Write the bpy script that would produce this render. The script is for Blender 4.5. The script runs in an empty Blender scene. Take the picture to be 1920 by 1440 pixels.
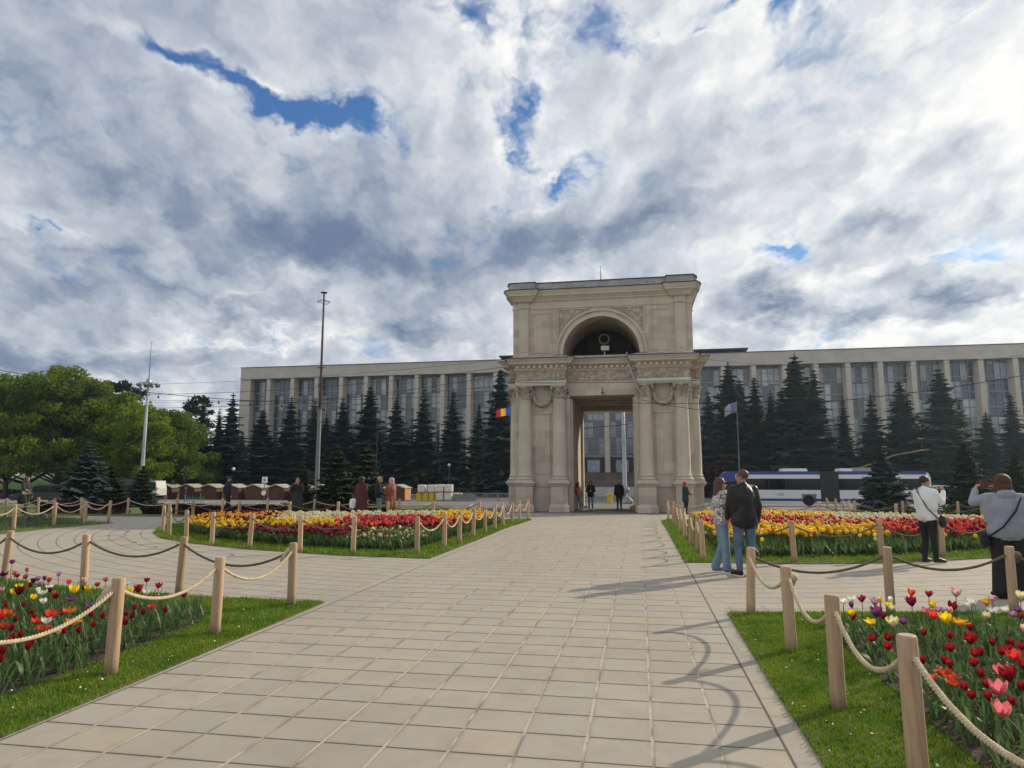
import bpy, math, random
import numpy as np
from mathutils import Vector, Matrix, Euler

scene = bpy.context.scene
rad = math.radians
# ------------------------------------------------------------------ camera
CAM_H, FPX, HORIZON, YAW = 1.68, 1280.0, 893.0, rad(10.45)
PITCH = math.atan((HORIZON - 720) / FPX)
cam_data = bpy.data.cameras.new("camera")
cam_data.sensor_width = 36.0
cam_data.lens = FPX / 1920 * 36.0
cam_data.clip_start, cam_data.clip_end = 0.05, 3000
cam = bpy.data.objects.new("camera", cam_data)
scene.collection.objects.link(cam)
cam.location = (0, 0, CAM_H)
cam.rotation_euler = (math.pi / 2 + PITCH, 0, YAW)
scene.camera = cam
scene.view_settings.view_transform = 'Standard'
scene.view_settings.look = 'None'
scene.view_settings.exposure = 0.0
scene.view_settings.gamma = 1.0
scene.render.film_transparent = False
scene.cycles.max_bounces = 6
scene.cycles.diffuse_bounces = 2
scene.cycles.glossy_bounces = 3
scene.cycles.transmission_bounces = 4
scene.cycles.transparent_max_bounces = 8
scene.cycles.sample_clamp_indirect = 6.0

SUN_EL, SUN_AZ = rad(25.5), rad(45.0)          # azimuth measured from +Y towards +X
SUN_DIR = Vector((math.cos(SUN_EL) * math.sin(SUN_AZ), math.cos(SUN_EL) * math.cos(SUN_AZ), math.sin(SUN_EL)))
sun_data = bpy.data.lights.new("sun", 'SUN')
sun_data.energy = 4.2
sun_data.angle = rad(0.9)
sun_data.color = (1.0, 0.87, 0.66)
sun = bpy.data.objects.new("sun", sun_data)
scene.collection.objects.link(sun)
sun.location = (40, 40, 60)
sun.rotation_euler = SUN_DIR.to_track_quat('Z', 'Y').to_euler()


# ------------------------------------------------------------------ node helper
class X:
    """one socket with arithmetic"""
    def __init__(s, nt, k): s.nt, s.k = nt, k
    def _m(s, op, *a, clamp=False):
        n = s.nt.nodes.new('ShaderNodeMath'); n.operation = op; n.use_clamp = clamp
        for i, q in enumerate((s,) + a):
            if isinstance(q, X): s.nt.links.new(q.k, n.inputs[i])
            else: n.inputs[i].default_value = q
        return X(s.nt, n.outputs[0])
    def __add__(s, o): return s._m('ADD', o)
    __radd__ = __add__
    def __sub__(s, o): return s._m('SUBTRACT', o)
    def __rsub__(s, o): return (s * -1.0) + o
    def __mul__(s, o): return s._m('MULTIPLY', o)
    __rmul__ = __mul__
    def __truediv__(s, o): return s._m('DIVIDE', o)
    def __neg__(s): return s * -1.0
    def mx(s, o): return s._m('MAXIMUM', o)
    def mn(s, o): return s._m('MINIMUM', o)
    def clamp(s): return s._m('ADD', 0.0, clamp=True)
    def fract(s): return s._m('FRACT')
    def floor(s): return s._m('FLOOR')
    def abs(s): return s._m('ABSOLUTE')
    def lt(s, o): return s._m('LESS_THAN', o)
    def gt(s, o): return s._m('GREATER_THAN', o)
    def sqrt(s): return s._m('SQRT')
    def step(s, a, b):
        n = s.nt.nodes.new('ShaderNodeMapRange'); n.interpolation_type = 'SMOOTHSTEP'
        n.inputs['From Min'].default_value = a; n.inputs['From Max'].default_value = b
        s.nt.links.new(s.k, n.inputs['Value'])
        return X(s.nt, n.outputs[0])


def nlink(nt, a, b): nt.links.new(a.k if isinstance(a, X) else a, b)


def vmath(nt, op, a, b=None, scale=None):
    n = nt.nodes.new('ShaderNodeVectorMath'); n.operation = op
    for i, q in enumerate((a, b)):
        if q is None: continue
        if hasattr(q, 'is_linked') or isinstance(q, X): nlink(nt, q, n.inputs[i])
        else: n.inputs[i].default_value = q
    if scale is not None: n.inputs['Scale'].default_value = scale
    return n.outputs['Value'] if op in ('DOT_PRODUCT', 'LENGTH') else n.outputs['Vector']


def noise(nt, vec, scale, detail=4, rough=0.55, color=False, dist=0.0, dims='3D'):
    n = nt.nodes.new('ShaderNodeTexNoise'); n.noise_dimensions = dims
    n.inputs['Scale'].default_value = scale; n.inputs['Detail'].default_value = detail
    n.inputs['Roughness'].default_value = rough; n.inputs['Distortion'].default_value = dist
    if vec is not None: nt.links.new(vec, n.inputs['Vector'])
    return n.outputs['Color'] if color else X(nt, n.outputs['Fac'])


def ramp(nt, fac, stops, interp='LINEAR'):
    n = nt.nodes.new('ShaderNodeValToRGB'); e = n.color_ramp.elements; n.color_ramp.interpolation = interp
    while len(e) < len(stops): e.new(0.5)
    for q, (p, c) in zip(e, stops): q.position = p; q.color = (*c, 1)
    nlink(nt, fac, n.inputs[0])
    return n.outputs[0]


def mixc(nt, fac, a, b, blend='MIX'):
    n = nt.nodes.new('ShaderNodeMix'); n.data_type = 'RGBA'; n.blend_type = blend
    for sock, q in ((n.inputs[0], fac), (n.inputs[6], a), (n.inputs[7], b)):
        if isinstance(q, (int, float)): sock.default_value = q
        elif isinstance(q, tuple): sock.default_value = (*q, 1)
        else: nlink(nt, q, sock)
    return n.outputs[2]


def combine(nt, x, y, z=0.0):
    n = nt.nodes.new('ShaderNodeCombineXYZ')
    for i, q in enumerate((x, y, z)):
        if isinstance(q, X): nt.links.new(q.k, n.inputs[i])
        else: n.inputs[i].default_value = q
    return n.outputs[0]


# ------------------------------------------------------------------ sky (world)
world = bpy.data.worlds.new("World"); scene.world = world
world.use_nodes = True
wn = world.node_tree; wn.nodes.clear()
wo = wn.nodes.new('ShaderNodeOutputWorld'); bg = wn.nodes.new('ShaderNodeBackground')
wn.links.new(bg.outputs[0], wo.inputs[0])
skyt = wn.nodes.new('ShaderNodeTexSky'); skyt.sky_type = 'NISHITA'; skyt.sun_disc = False
skyt.sun_elevation = SUN_EL; skyt.sun_rotation = SUN_AZ
skyt.air_density = 1.0; skyt.dust_density = 1.2; skyt.ozone_density = 2.0
tc = wn.nodes.new('ShaderNodeTexCoord'); D = tc.outputs['Generated']
sp = wn.nodes.new('ShaderNodeSeparateXYZ'); wn.links.new(D, sp.inputs[0])
dx, dy, dz = (X(wn, o) for o in sp.outputs)
# cloud sheet high above the square: horizontal position on it
inv = dz.mx(0.0) + 0.42
# the sheet is drawn out into long rows running away from the square
ca_, sa_ = math.cos(YAW + .05), math.sin(YAW + .05)
Q = combine(wn, (dx * ca_ + dy * sa_) / inv, (dy * ca_ - dx * sa_) / inv * 0.80)
# directions on the sky, measured from the axis the square is looked at along (thousandths)
cy_, sy_, cp_, sp_ = math.cos(YAW), math.sin(YAW), math.cos(PITCH), math.sin(PITCH)
R0 = Vector((cy_, sy_, 0)); F0 = Vector((-sy_ * cp_, cy_ * cp_, sp_)); U0 = R0.cross(F0)
du = X(wn, vmath(wn, 'DOT_PRODUCT', D, tuple(R0))); dv = X(wn, vmath(wn, 'DOT_PRODUCT', D, tuple(U0)))
dw = X(wn, vmath(wn, 'DOT_PRODUCT', D, tuple(F0))).mx(0.08)
sx = du / dw * 1.28 + 0.96
sy = dv / dw * -1.28 + 0.72
warp = noise(wn, Q, 4.2, 5, 0.66, color=True)
wv = vmath(wn, 'SUBTRACT', warp, (0.5, 0.5, 0.5))
P2 = vmath(wn, 'ADD', combine(wn, sx, sy), vmath(wn, 'MULTIPLY', wv, (0.30, 0.24, 0.0)))


def blob(cx, cy, a, b, th=0.0):
    n = wn.nodes.new('ShaderNodeTexGradient'); n.gradient_type = 'QUADRATIC_SPHERE'
    t = n.texture_mapping; t.vector_type = 'TEXTURE'
    t.translation = (cx / 1000, cy / 1000, 0); t.rotation = (0, 0, rad(th)); t.scale = (a * 2.6 / 1000, b * 2.6 / 1000, 1.0)
    wn.links.new(P2, n.inputs['Vector'])
    return X(wn, n.outputs['Fac'])


def blobs(lst):
    t = None
    for *p, amp in lst:
        g = blob(*p)
        t = g * amp if t is None else g._m('MULTIPLY_ADD', amp, t)
    return t

GAPS = [(470, 172, 190, 18, 21, .95), (595, 222, 78, 20, 8, .85), (330, 125, 70, 22, 12, .45), (880, 25, 95, 58, 40, .95),
        (1060, 30, 80, 50, 30, .55), (990, 195, 30, 50, 60, .75), (1035, 330, 66, 20, -28, .85), (965, 275, 22, 40, 0, .7), (1150, 110, 30, 22, 20, .55),
        (1385, 22, 60, 18, -22, .65), (1480, 20, 46, 14, -32, .65), (1330, 80, 44, 11, -8, .55), (1240, 70, 26, 26, 0, .4),
        (90, 427, 38, 9, 10, .75), (1850, 462, 52, 30, 12, .75), (1462, 491, 40, 14, -15, .8), (470, 633, 120, 7, 4, .5),
        (1790, 15, 60, 14, -30, .3), (1160, 60, 40, 30, 0, .3)]
DARK = [(555, 462, 200, 52, 12, .62), (740, 480, 80, 26, 5, .3), (110, 665, 290, 40, 3, .58), (170, 490, 170, 30, 0, .36), (250, 345, 110, 34, 12, .3),
        (770, 612, 55, 17, 6, .5), (730, 350, 120, 40, 18, .3), (900, 420, 160, 45, -6, .3), (300, 550, 190, 20, 5, .34), (430, 590, 110, 14, 3, .3),
        (1270, 330, 150, 42, -28, .36), (1220, 420, 190, 34, -10, .36), (1060, 480, 150, 34, -5, .36), (1180, 150, 90, 30, -20, .14), (60, 560, 120, 30, 0, .3),
        (1545, 110, 75, 34, 0, .3), (1640, 445, 120, 28, -14, .5), (1800, 300, 90, 28, -25, .42), (1450, 585, 80, 32, 8, .72), (1350, 640, 80, 24, 0, .4),
        (1640, 592, 110, 20, 0, .5), (1775, 540, 66, 32, 8, .68), (1830, 210, 70, 30, -20, .2), (1880, 380, 60, 24, -10, .36), (1860, 560, 50, 14, 0, .4), (60, 180, 160, 120, 10, .18), (320, 300, 200, 60, 10, .1), (860, 650, 90, 18, 0, .2), (600, 610, 70, 12, 0, .2)]
LITE = [(1700, 160, 380, 230, -10, .26), (1905, 225, 60, 60, 0, .5), (1130, 190, 220, 120, -10, .18), (1620, 640, 330, 22, 0, .34), (1560, 520, 250, 22, -5, .2), (370, 690, 26, 10, -25, .55),
        (430, 560, 50, 9, -15, .5), (880, 665, 130, 12, 0, .35), (250, 625, 190, 12, 3, .26), (110, 520, 40, 9, 5, .4), (1470, 270, 300, 30, -14, .2), (60, 400, 120, 18, 5, .2), (720, 200, 110, 40, 20, .14),
        (620, 300, 160, 20, 22, .16), (1120, 640, 140, 20, 0, .2), (1000, 560, 60, 14, 0, .12), (1390, 610, 26, 10, 0, .3), (560, 520, 60, 10, 8, .3)]
Qw = vmath(wn, 'ADD', Q, vmath(wn, 'SCALE', wv, scale=0.16))
sun_step = (0.030, 0.014, 0.0)
n_big = noise(wn, Q, 2.3, 2, 0.5)
n_mid = noise(wn, Qw, 5.6, 7, 0.56)
n_off = noise(wn, vmath(wn, 'ADD', Qw, sun_step), 5.6, 4, 0.5)
n_puff = noise(wn, Qw, 24.0, 4, 0.55)
gap = blobs(GAPS)
dens = 0.95 + (n_mid - 0.5) * 2.3 + (n_puff - 0.5) * 1.25 + (n_big - 0.5) * 0.4 - gap * 1.3
cover = dens.step(-0.14, 0.80)
thick = dens.step(0.3, 1.5)
sundot = X(wn, vmath(wn, 'DOT_PRODUCT', D, tuple(SUN_DIR))).mx(0.0)
glow = sundot._m('POWER', 4.0) * 0.30
antisun = (X(wn, vmath(wn, 'DOT_PRODUCT', D, tuple(SUN_DIR))) * -1.0).mx(0.0) * 0.62      # clouds lit full on, opposite the sun
relief = (n_mid - n_off) * 1.5
dark = blobs(DARK); lite = blobs(LITE)
bright = 0.585 - (thick - 0.5) * 0.20 + relief + (n_puff - 0.5) * 0.40 + (n_mid - 0.5) * 0.35 + (n_big - 0.5) * 0.5 + glow + antisun + (1.0 - dz.step(0.02, 0.34)) * 0.16 - dark * 0.98 + lite * 0.62 + gap * 0.30
cloudc = ramp(wn, bright, [(0.0, (.165, .215, .335)), (.22, (.245, .30, .41)), (.45, (.42, .47, .56)), (.7, (.64, .68, .735)), (1.0, (.985, .98, .96))])
skyb = mixc(wn, sundot._m('POWER', 2.0) * 0.8, vmath(wn, 'SCALE', skyt.outputs[0], scale=0.11), vmath(wn, 'SCALE', skyt.outputs[0], scale=0.05))
skyb = mixc(wn, 1.0, skyb, (0.58, 0.94, 1.30), 'MULTIPLY')
final = mixc(wn, cover, skyb, cloudc)
wn.links.new(final, bg.inputs[0])
bg.inputs[1].default_value = 1.0
world.cycles.sampling_method = 'MANUAL'
world.cycles.sample_map_resolution = 512


# ------------------------------------------------------------------ ground level and placing
_GZ = [(-1e4, 0), (22, 0), (45, -.40), (68, -1.05), (92, -1.70), (112, -1.5), (130, 0.9), (140, 1.2), (1e4, 1.2)]
def gz(y):
    for (a, za), (b, zb) in zip(_GZ, _GZ[1:]):
        if y <= b: return za + (zb - za) * (y - a) / (b - a)
    return _GZ[-1][1]
_F = F0 * FPX
def ray(x, y): return _F + R0 * (x - 960) - U0 * (y - 720)
def at(x, y, up=0.0):
    """spot seen at (x, y) that stands `up` above the ground"""
    d = ray(x, y); z = up
    for _ in range(60):
        t = (z - CAM_H) / d.z if abs(d.z) > 1e-6 else 1e3
        P = Vector((0, 0, CAM_H)) + d * t
        z = .6 * z + .4 * (gz(P.y) + up)
    return P
def atY(x, y, Y):
    d = ray(x, y); return Vector((0, 0, CAM_H)) + d * (Y / d.y)
def onground(x, Y):
    """ground spot in column x of the photograph at distance Y"""
    p = atY(x, HORIZON, Y); return Vector((p.x, Y, gz(Y)))


# ------------------------------------------------------------------ meshes
class MB:
    def __init__(s): s.v, s.f, s.m, s.cur = [], [], [], 0
    def add(s, vs, fs):
        o = len(s.v); s.v += [tuple(q) for q in vs]
        for f in fs: s.f.append(tuple(i + o for i in f)); s.m.append(s.cur)
        return s
    def box(s, x0, x1, y0, y1, z0, z1, d=0.0, d1=None):
        """box; d / d1 grow its footprint at the bottom / top"""
        d1 = d if d1 is None else d1
        vs = []
        for z, e in ((z0, d), (z1, d1)):
            vs += [(x0 - e, y0 - e, z), (x1 + e, y0 - e, z), (x1 + e, y1 + e, z), (x0 - e, y1 + e, z)]
        return s.add(vs, [(3, 2, 1, 0), (4, 5, 6, 7), (0, 1, 5, 4), (1, 2, 6, 5), (2, 3, 7, 6), (3, 0, 4, 7)])
    def prism(s, poly, a0, a1, axis='y'):
        n = len(poly); vs = []
        for a in (a0, a1):
            for p, q in poly:
                vs.append({'y': (p, a, q), 'x': (a, p, q), 'z': (p, q, a)}[axis])
        fs = [tuple(range(n)), tuple(range(2 * n - 1, n - 1, -1))]
        fs += [(i, i + n, (i + 1) % n + n, (i + 1) % n) for i in range(n)]
        return s.add(vs, fs)
    def lathe(s, prof, n=16, cx=0, cy=0, cz=0, cap=True, sx=1, sy=1, ph=0.0):
        vs = [(cx + sx * r * math.cos(2 * math.pi * k / n + ph), cy + sy * r * math.sin(2 * math.pi * k / n + ph), cz + z) for r, z in prof for k in range(n)]
        fs = []
        for i in range(len(prof) - 1):
            for k in range(n):
                fs.append((i * n + k, i * n + (k + 1) % n, (i + 1) * n + (k + 1) % n, (i + 1) * n + k))
        if cap:
            fs.append(tuple(range(n - 1, -1, -1))); fs.append(tuple(range((len(prof) - 1) * n, len(prof) * n)))
        return s.add(vs, fs)
    def tube(s, path, r, n=6, cap=True):
        path = [Vector(p) for p in path]; vs = []; m = len(path)
        ref = None
        for i, p in enumerate(path):
            t = (path[min(i + 1, m - 1)] - path[max(i - 1, 0)])
            t = t.normalized() if t.length > 1e-9 else Vector((0, 0, 1))
            if ref is None:
                ref = t.cross(Vector((0, 0, 1)))
                if ref.length < 1e-3: ref = t.cross(Vector((1, 0, 0)))
            ref = (ref - t * ref.dot(t)).normalized(); b = t.cross(ref)
            rr = r[i] if isinstance(r, (list, tuple)) else r
            vs += [p + (ref * math.cos(2 * math.pi * k / n) + b * math.sin(2 * math.pi * k / n)) * rr for k in range(n)]
        fs = [(i * n + k, i * n + (k + 1) % n, (i + 1) * n + (k + 1) % n, (i + 1) * n + k) for i in range(m - 1) for k in range(n)]
        if cap: fs += [tuple(range(n - 1, -1, -1)), tuple(range((m - 1) * n, m * n))]
        return s.add(vs, fs)
    def ell(s, c, r, nu=12, nv=8, rot=None):
        c = Vector(c); vs = []; M = rot or Matrix.Identity(3)
        r = (r, r, r) if isinstance(r, (int, float)) else r
        for j in range(1, nv):
            t = math.pi * j / nv
            for k in range(nu):
                a = 2 * math.pi * k / nu
                vs.append(c + M @ Vector((r[0] * math.sin(t) * math.cos(a), r[1] * math.sin(t) * math.sin(a), r[2] * math.cos(t))))
        vs += [c + M @ Vector((0, 0, r[2])), c - M @ Vector((0, 0, r[2]))]
        top, bot = len(vs) - 2, len(vs) - 1
        fs = [(j * nu + k, (j + 1) * nu + k, (j + 1) * nu + (k + 1) % nu, j * nu + (k + 1) % nu) for j in range(nv - 2) for k in range(nu)]
        fs += [(top, k, (k + 1) % nu) for k in range(nu)] + [(bot, (nv - 2) * nu + (k + 1) % nu, (nv - 2) * nu + k) for k in range(nu)]
        return s.add(vs, fs)
    def cap(s, p0, p1, r0, r1, n=12):
        """tapered capsule"""
        p0, p1 = Vector(p0), Vector(p1); d = p1 - p0; L = max(d.length, 1e-5)
        q = d.to_track_quat('Z', 'Y').to_matrix()
        prof = [(r0 * math.sin(t), -r0 * math.cos(t)) for t in (0.05, .5, 1.0, 1.4)] + [(r0, 0), ((r0 + r1) / 2, L / 2), (r1, L)] + [(r1 * math.sin(t), L + r1 * math.cos(t)) for t in (1.4, 1.0, .5, .05)]
        b = MB(); b.lathe(prof, n)
        return s.add([p0 + q @ Vector(v) for v in b.v], b.f)
    def mesh(s, name, mats, smooth=False):
        me = bpy.data.meshes.new(name); me.from_pydata(s.v, [], s.f)
        for m in (mats if isinstance(mats, (list, tuple)) else [mats]): me.materials.append(m)
        if any(s.m): me.polygons.foreach_set('material_index', s.m)
        if smooth: me.polygons.foreach_set('use_smooth', [True] * len(s.f))
        me.update()
        return me
    def build(s, name, mats, parent=None, smooth=False, loc=None):
        return obj(name, s.mesh(name, mats, smooth), parent, loc)


def obj(name, me, parent=None, loc=None):
    o = bpy.data.objects.new(name, me); scene.collection.objects.link(o)
    if parent is not None: o.parent = parent
    if loc is not None: o.location = loc
    return o
def tag(o, label=None, cat=None, group=None, kind=None):
    for k, q in (('label', label), ('category', cat), ('group', group), ('kind', kind)):
        if q: o[k] = q
    return o
def thing(name, label, cat, loc=(0, 0, 0), rz=0.0, group=None):
    o = obj(name, None, None, loc); o.rotation_euler = (0, 0, rz); o.empty_display_size = .2
    return tag(o, label, cat, group)
def copy_tree(o, parent=None):
    c = o.copy(); scene.collection.objects.link(c)
    if parent is not None: c.parent = parent
    for ch in list(o.children): copy_tree(ch, c)
    return c
def ordinal(i):
    w = ['first', 'second', 'third', 'fourth', 'fifth', 'sixth', 'seventh', 'eighth', 'ninth', 'tenth', 'eleventh', 'twelfth', 'thirteenth',
         'fourteenth', 'fifteenth', 'sixteenth', 'seventeenth', 'eighteenth', 'nineteenth', 'twentieth']
    return w[i] if i < len(w) else 'twenty-' + w[i - 20]
def npmesh(name, V, F, mats, mi=None, smooth=False):
    """big mesh from arrays; F all quads or all triangles"""
    me = bpy.data.meshes.new(name); k = F.shape[1]
    me.vertices.add(len(V)); me.vertices.foreach_set('co', V.astype(np.float32).ravel())
    me.loops.add(F.size); me.loops.foreach_set('vertex_index', F.astype(np.int32).ravel())
    me.polygons.add(len(F))
    me.polygons.foreach_set('loop_start', np.arange(0, F.size, k, dtype=np.int32))
    me.polygons.foreach_set('loop_total', np.full(len(F), k, dtype=np.int32))
    for m in mats: me.materials.append(m)
    if mi is not None: me.polygons.foreach_set('material_index', mi.astype(np.int32))
    if smooth: me.polygons.foreach_set('use_smooth', np.ones(len(F), dtype=bool))
    me.update(calc_edges=True); me.validate()
    return me


# ------------------------------------------------------------------ materials
def newmat(name):
    m = bpy.data.materials.new(name); m.use_nodes = True
    nt = m.node_tree; b = nt.nodes['Principled BSDF']
    return m, nt, b
def mat(name, c, rough=.75, var=.0, vscale=3.0, bump=.0, bscale=40.0, metal=0.0, spec=.35, c2=None, coord='Object', trans=0.0, rnd=0.0, bdist=.01):
    """plain surface with mottling between c and c2 (or c darkened by var), fine bump, and per-object tone"""
    m, nt, b = newmat(name)
    tcn = nt.nodes.new('ShaderNodeTexCoord'); P = tcn.outputs[coord]
    col = None
    if var or c2:
        n = noise(nt, P, vscale, 6, .62)
        f = n.step(.32, .68)
        col = mixc(nt, f, tuple(q * (1 - var) for q in c) if not c2 else c, c2 if c2 else tuple(min(1, q * (1 + var)) for q in c))
    if rnd:
        oi = nt.nodes.new('ShaderNodeObjectInfo')
        f = X(nt, oi.outputs['Random']) * (2 * rnd) + (1 - rnd)
        hs = nt.nodes.new('ShaderNodeHueSaturation')
        if col is None: hs.inputs['Color'].default_value = (*c, 1)
        else: nt.links.new(col, hs.inputs['Color'])
        nlink(nt, f, hs.inputs['Value']); col = hs.outputs[0]
    if col is None: b.inputs['Base Color'].default_value = (*c, 1)
    else: nt.links.new(col, b.inputs['Base Color'])
    b.inputs['Roughness'].default_value = rough; b.inputs['Metallic'].default_value = metal
    b.inputs['Specular IOR Level'].default_value = spec
    if bump:
        bn = nt.nodes.new('ShaderNodeBump'); bn.inputs['Strength'].default_value = bump; bn.inputs['Distance'].default_value = bdist
        nlink(nt, noise(nt, P, bscale, 5, .6), bn.inputs['Height']); nt.links.new(bn.outputs[0], b.inputs['Normal'])
    if trans:
        t = nt.nodes.new('ShaderNodeBsdfTranslucent'); mx = nt.nodes.new('ShaderNodeMixShader'); mx.inputs[0].default_value = trans
        if col is None: t.inputs[0].default_value = (*c, 1)
        else: nt.links.new(col, t.inputs[0])
        nt.links.new(b.outputs[0], mx.inputs[1]); nt.links.new(t.outputs[0], mx.inputs[2])
        nt.links.new(mx.outputs[0], nt.nodes['Material Output'].inputs[0])
    return m

rng = random.Random(7)
nrg = np.random.default_rng(11)
# ------------------------------------------------------------------ paving, lawns, soil, road
PCX, PCY = -1.65, 28.4      # middle of the ring walk
def paving_material():
    m, nt, b = newmat('paving_slabs')
    tcn = nt.nodes.new('ShaderNodeTexCoord'); P = tcn.outputs['Object']
    s = nt.nodes.new('ShaderNodeSeparateXYZ'); nt.links.new(P, s.inputs[0])
    x, y = X(nt, s.outputs[0]), X(nt, s.outputs[1])
    wob = noise(nt, P, 5.0, 3, .6) * 0.012 - 0.006
    # straight walk
    gx = (x - 0.043) / 0.4138 + wob; gy = (y - 4.321) / 0.395 + wob
    # ring walk
    rx, ry = x - PCX, y - PCY
    r = (rx * rx + ry * ry).sqrt(); th = rx._m('ARCTAN2', ry)
    pr_ = r / 0.40 + wob; pt = th / 0.0236 + wob
    onpath = (x + 1.61).abs().lt(2.46)
    edge = ((x + 1.61).abs() - 2.55).abs().lt(0.09)
    off = 1.0 - onpath
    u = gx * onpath + pt * off; v = gy * onpath + pr_ * off
    fu, fv = u.fract(), v.fract()
    ju = (0.5 - (fu - 0.5).abs())          # distance to the joint along the walk
    jv = (0.5 - (fv - 0.5).abs())
    jn = noise(nt, P, 22.0, 3, .6)
    wu = jn * 0.012 + 0.013; wv_ = jn * 0.016 + 0.008
    lu = 1.0 - (ju - wu)._m('MULTIPLY', 90.0, clamp=True)
    lv = 1.0 - (jv - wv_)._m('MULTIPLY', 90.0, clamp=True)
    kerb = (((x + 1.61).abs() - 2.465).abs() * -120.0 + 1.6).clamp()
    ed = edge * 1.0
    lu = lu * (1.0 - ed); lv = lv * (1.0 - ed)
    wn_ = nt.nodes.new('ShaderNodeTexWhiteNoise'); wn_.noise_dimensions = '2D'
    nt.links.new(combine(nt, u.floor(), v.floor()), wn_.inputs['Vector'])
    tone = X(nt, wn_.outputs['Value'])
    ws_ = nt.nodes.new('ShaderNodeSeparateColor'); nt.links.new(wn_.outputs['Color'], ws_.inputs[0]); wn2 = X(nt, ws_.outputs[1])
    base = ramp(nt, tone, [(0, (.345, .307, .255)), (.3, (.372, .332, .275)), (.6, (.392, .350, .288)), (.84, (.398, .353, .285)), (.93, (.405, .348, .255)), (1, (.435, .372, .272))])
    big = noise(nt, P, .35, 5, .6); fine = noise(nt, P, 60, 5, .7); mid = noise(nt, P, 3.0, 6, .65)
    base = mixc(nt, big.step(.3, .7) * .4, base, (.41, .37, .32))
    base = mixc(nt, mid.step(.44, .66) * .40, base, (.29, .25, .20))
    rust = noise(nt, P, 1.1, 4, .6).step(.60, .72)
    base = mixc(nt, rust * .5, base, (.44, .31, .15))
    base = mixc(nt, fine * .55, base, (.30, .27, .225))
    speck = noise(nt, P, 140, 2, .5).step(.70, .76)
    base = mixc(nt, speck * .5, base, (.17, .15, .13))
    vg = nt.nodes.new('ShaderNodeTexVoronoi'); vg.inputs['Scale'].default_value = 2.6; nt.links.new(P, vg.inputs['Vector'])
    gum = (X(nt, vg.outputs['Distance']) * -34.0 + 2.2).clamp() * noise(nt, P, .9, 2, .5).step(.45, .6)
    base = mixc(nt, gum * .6, base, (.13, .115, .10))
    drift = noise(nt, vmath(nt, 'MULTIPLY', P, (1.0, .35, 1.0)), .55, 6, .65)
    base = mixc(nt, drift.step(.44, .64) * .34, base, (.27, .235, .19))
    moss = noise(nt, P, 1.4, 4, .6).step(.56, .70)
    stain = noise(nt, P, 1.3, 6, .7).step(.70, .75)
    base = mixc(nt, stain * .55, base, (.16, .13, .105))
    sand = mixc(nt, fine, (.50, .43, .33), (.40, .34, .26))
    dark = mixc(nt, moss * .7, (.07, .062, .052), (.055, .075, .022))
    grime = 1.0 - ju.mn(jv).step(0.0, 0.13)
    base = mixc(nt, grime * noise(nt, P, 2.6, 5, .65).step(.38, .64) * .5, base, (.215, .185, .145))
    col = mixc(nt, lv * .92, base, dark)
    side = (fu - 0.5).gt(0.0)
    colj = mixc(nt, noise(nt, P, 2.2, 3, .6).step(.42, .62) * .6, sand, dark)
    col = mixc(nt, lu * (0.55 + 0.4 * onpath), col, colj)
    col = mixc(nt, kerb * .9, col, dark)
    nt.links.new(col, b.inputs['Base Color'])
    b.inputs['Roughness'].default_value = .82; b.inputs['Specular IOR Level'].default_value = .3
    hgt = (1.0 - (lv.mx(lu * .6)).mx(kerb)) * 1.0 + fine * .10 + mid * .06 + (fu - 0.5) * (tone - 0.5) * .9 + (fv - 0.5) * (wn2 - 0.5) * .9
    bn = nt.nodes.new('ShaderNodeBump'); bn.inputs['Strength'].default_value = .55; bn.inputs['Distance'].default_value = .008
    nlink(nt, hgt, bn.inputs['Height']); nt.links.new(bn.outputs[0], b.inputs['Normal'])
    return m
M_PAVE = paving_material()
M_ASPH = mat('asphalt', (.155, .145, .135), .9, var=.22, vscale=.4, bump=.3, bscale=90)
M_TURF = mat('turf', (.060, .100, .016), .95, c2=(.115, .135, .035), vscale=2.2, bump=.6, bscale=70, bdist=.03)
M_LAWN = mat('far_lawn', (.045, .10, .018), .95, c2=(.075, .14, .026), vscale=.5, bump=.5, bscale=8, bdist=.1)
M_SOIL = mat('garden_soil', (.035, .024, .016), 1.0, c2=(.085, .062, .044), vscale=7, bump=1.0, bscale=24, bdist=.05)
M_KERB = mat('kerb_stone', (.42, .40, .37), .85, var=.2, vscale=1.2, bump=.3)
M_CONC = mat('concrete', (.30, .285, .265), .85, var=.25, vscale=.8, bump=.3, bscale=30)


def strip_sheet(x0, x1, ys, off=0.0, nx=1):
    mb = MB(); xs = [x0 + (x1 - x0) * i / nx for i in range(nx + 1)]
    for y in ys:
        for x in xs: mb.v.append((x, y, gz(y) + off))
    for j in range(len(ys) - 1):
        for i in range(nx):
            a = j * (nx + 1) + i
            mb.f.append((a, a + 1, a + nx + 2, a + nx + 1)); mb.m.append(0)
    return mb
BRK = [22, 45, 68, 92, 112, 130, 140]
tag(strip_sheet(-900, 900, [-60] + BRK + [1500], -.012, 4).build('ground', M_ASPH), kind='structure')
tag(strip_sheet(-60, 45, [-3, 22, 36.2], 0.0, 8).build('paving', M_PAVE), kind='structure')
for xa, xb in ((-400, -24), (19, 400)): tag(strip_sheet(xa, xb, [112.6, 130, 140, 144.2], .02, 4).build('lawn', M_LAWN), kind='structure')
tag(strip_sheet(-24, 19, [110, 112, 130, 140, 144.2], .03, 4).build('plaza', M_CONC), kind='structure')
tag(strip_sheet(-700, -96, [62, 68, 92, 112, 130, 140, 240], .012, 4).build('lawn', M_LAWN), kind='structure')
kb = MB()
for xa, xb in ((-95, -24.2), (19.2, 90)):
    kb.box(xa, xb, 112.2, 112.55, gz(112) - .1, gz(112) + .16)
tag(kb.build('kerb', M_KERB), kind='structure')

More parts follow.
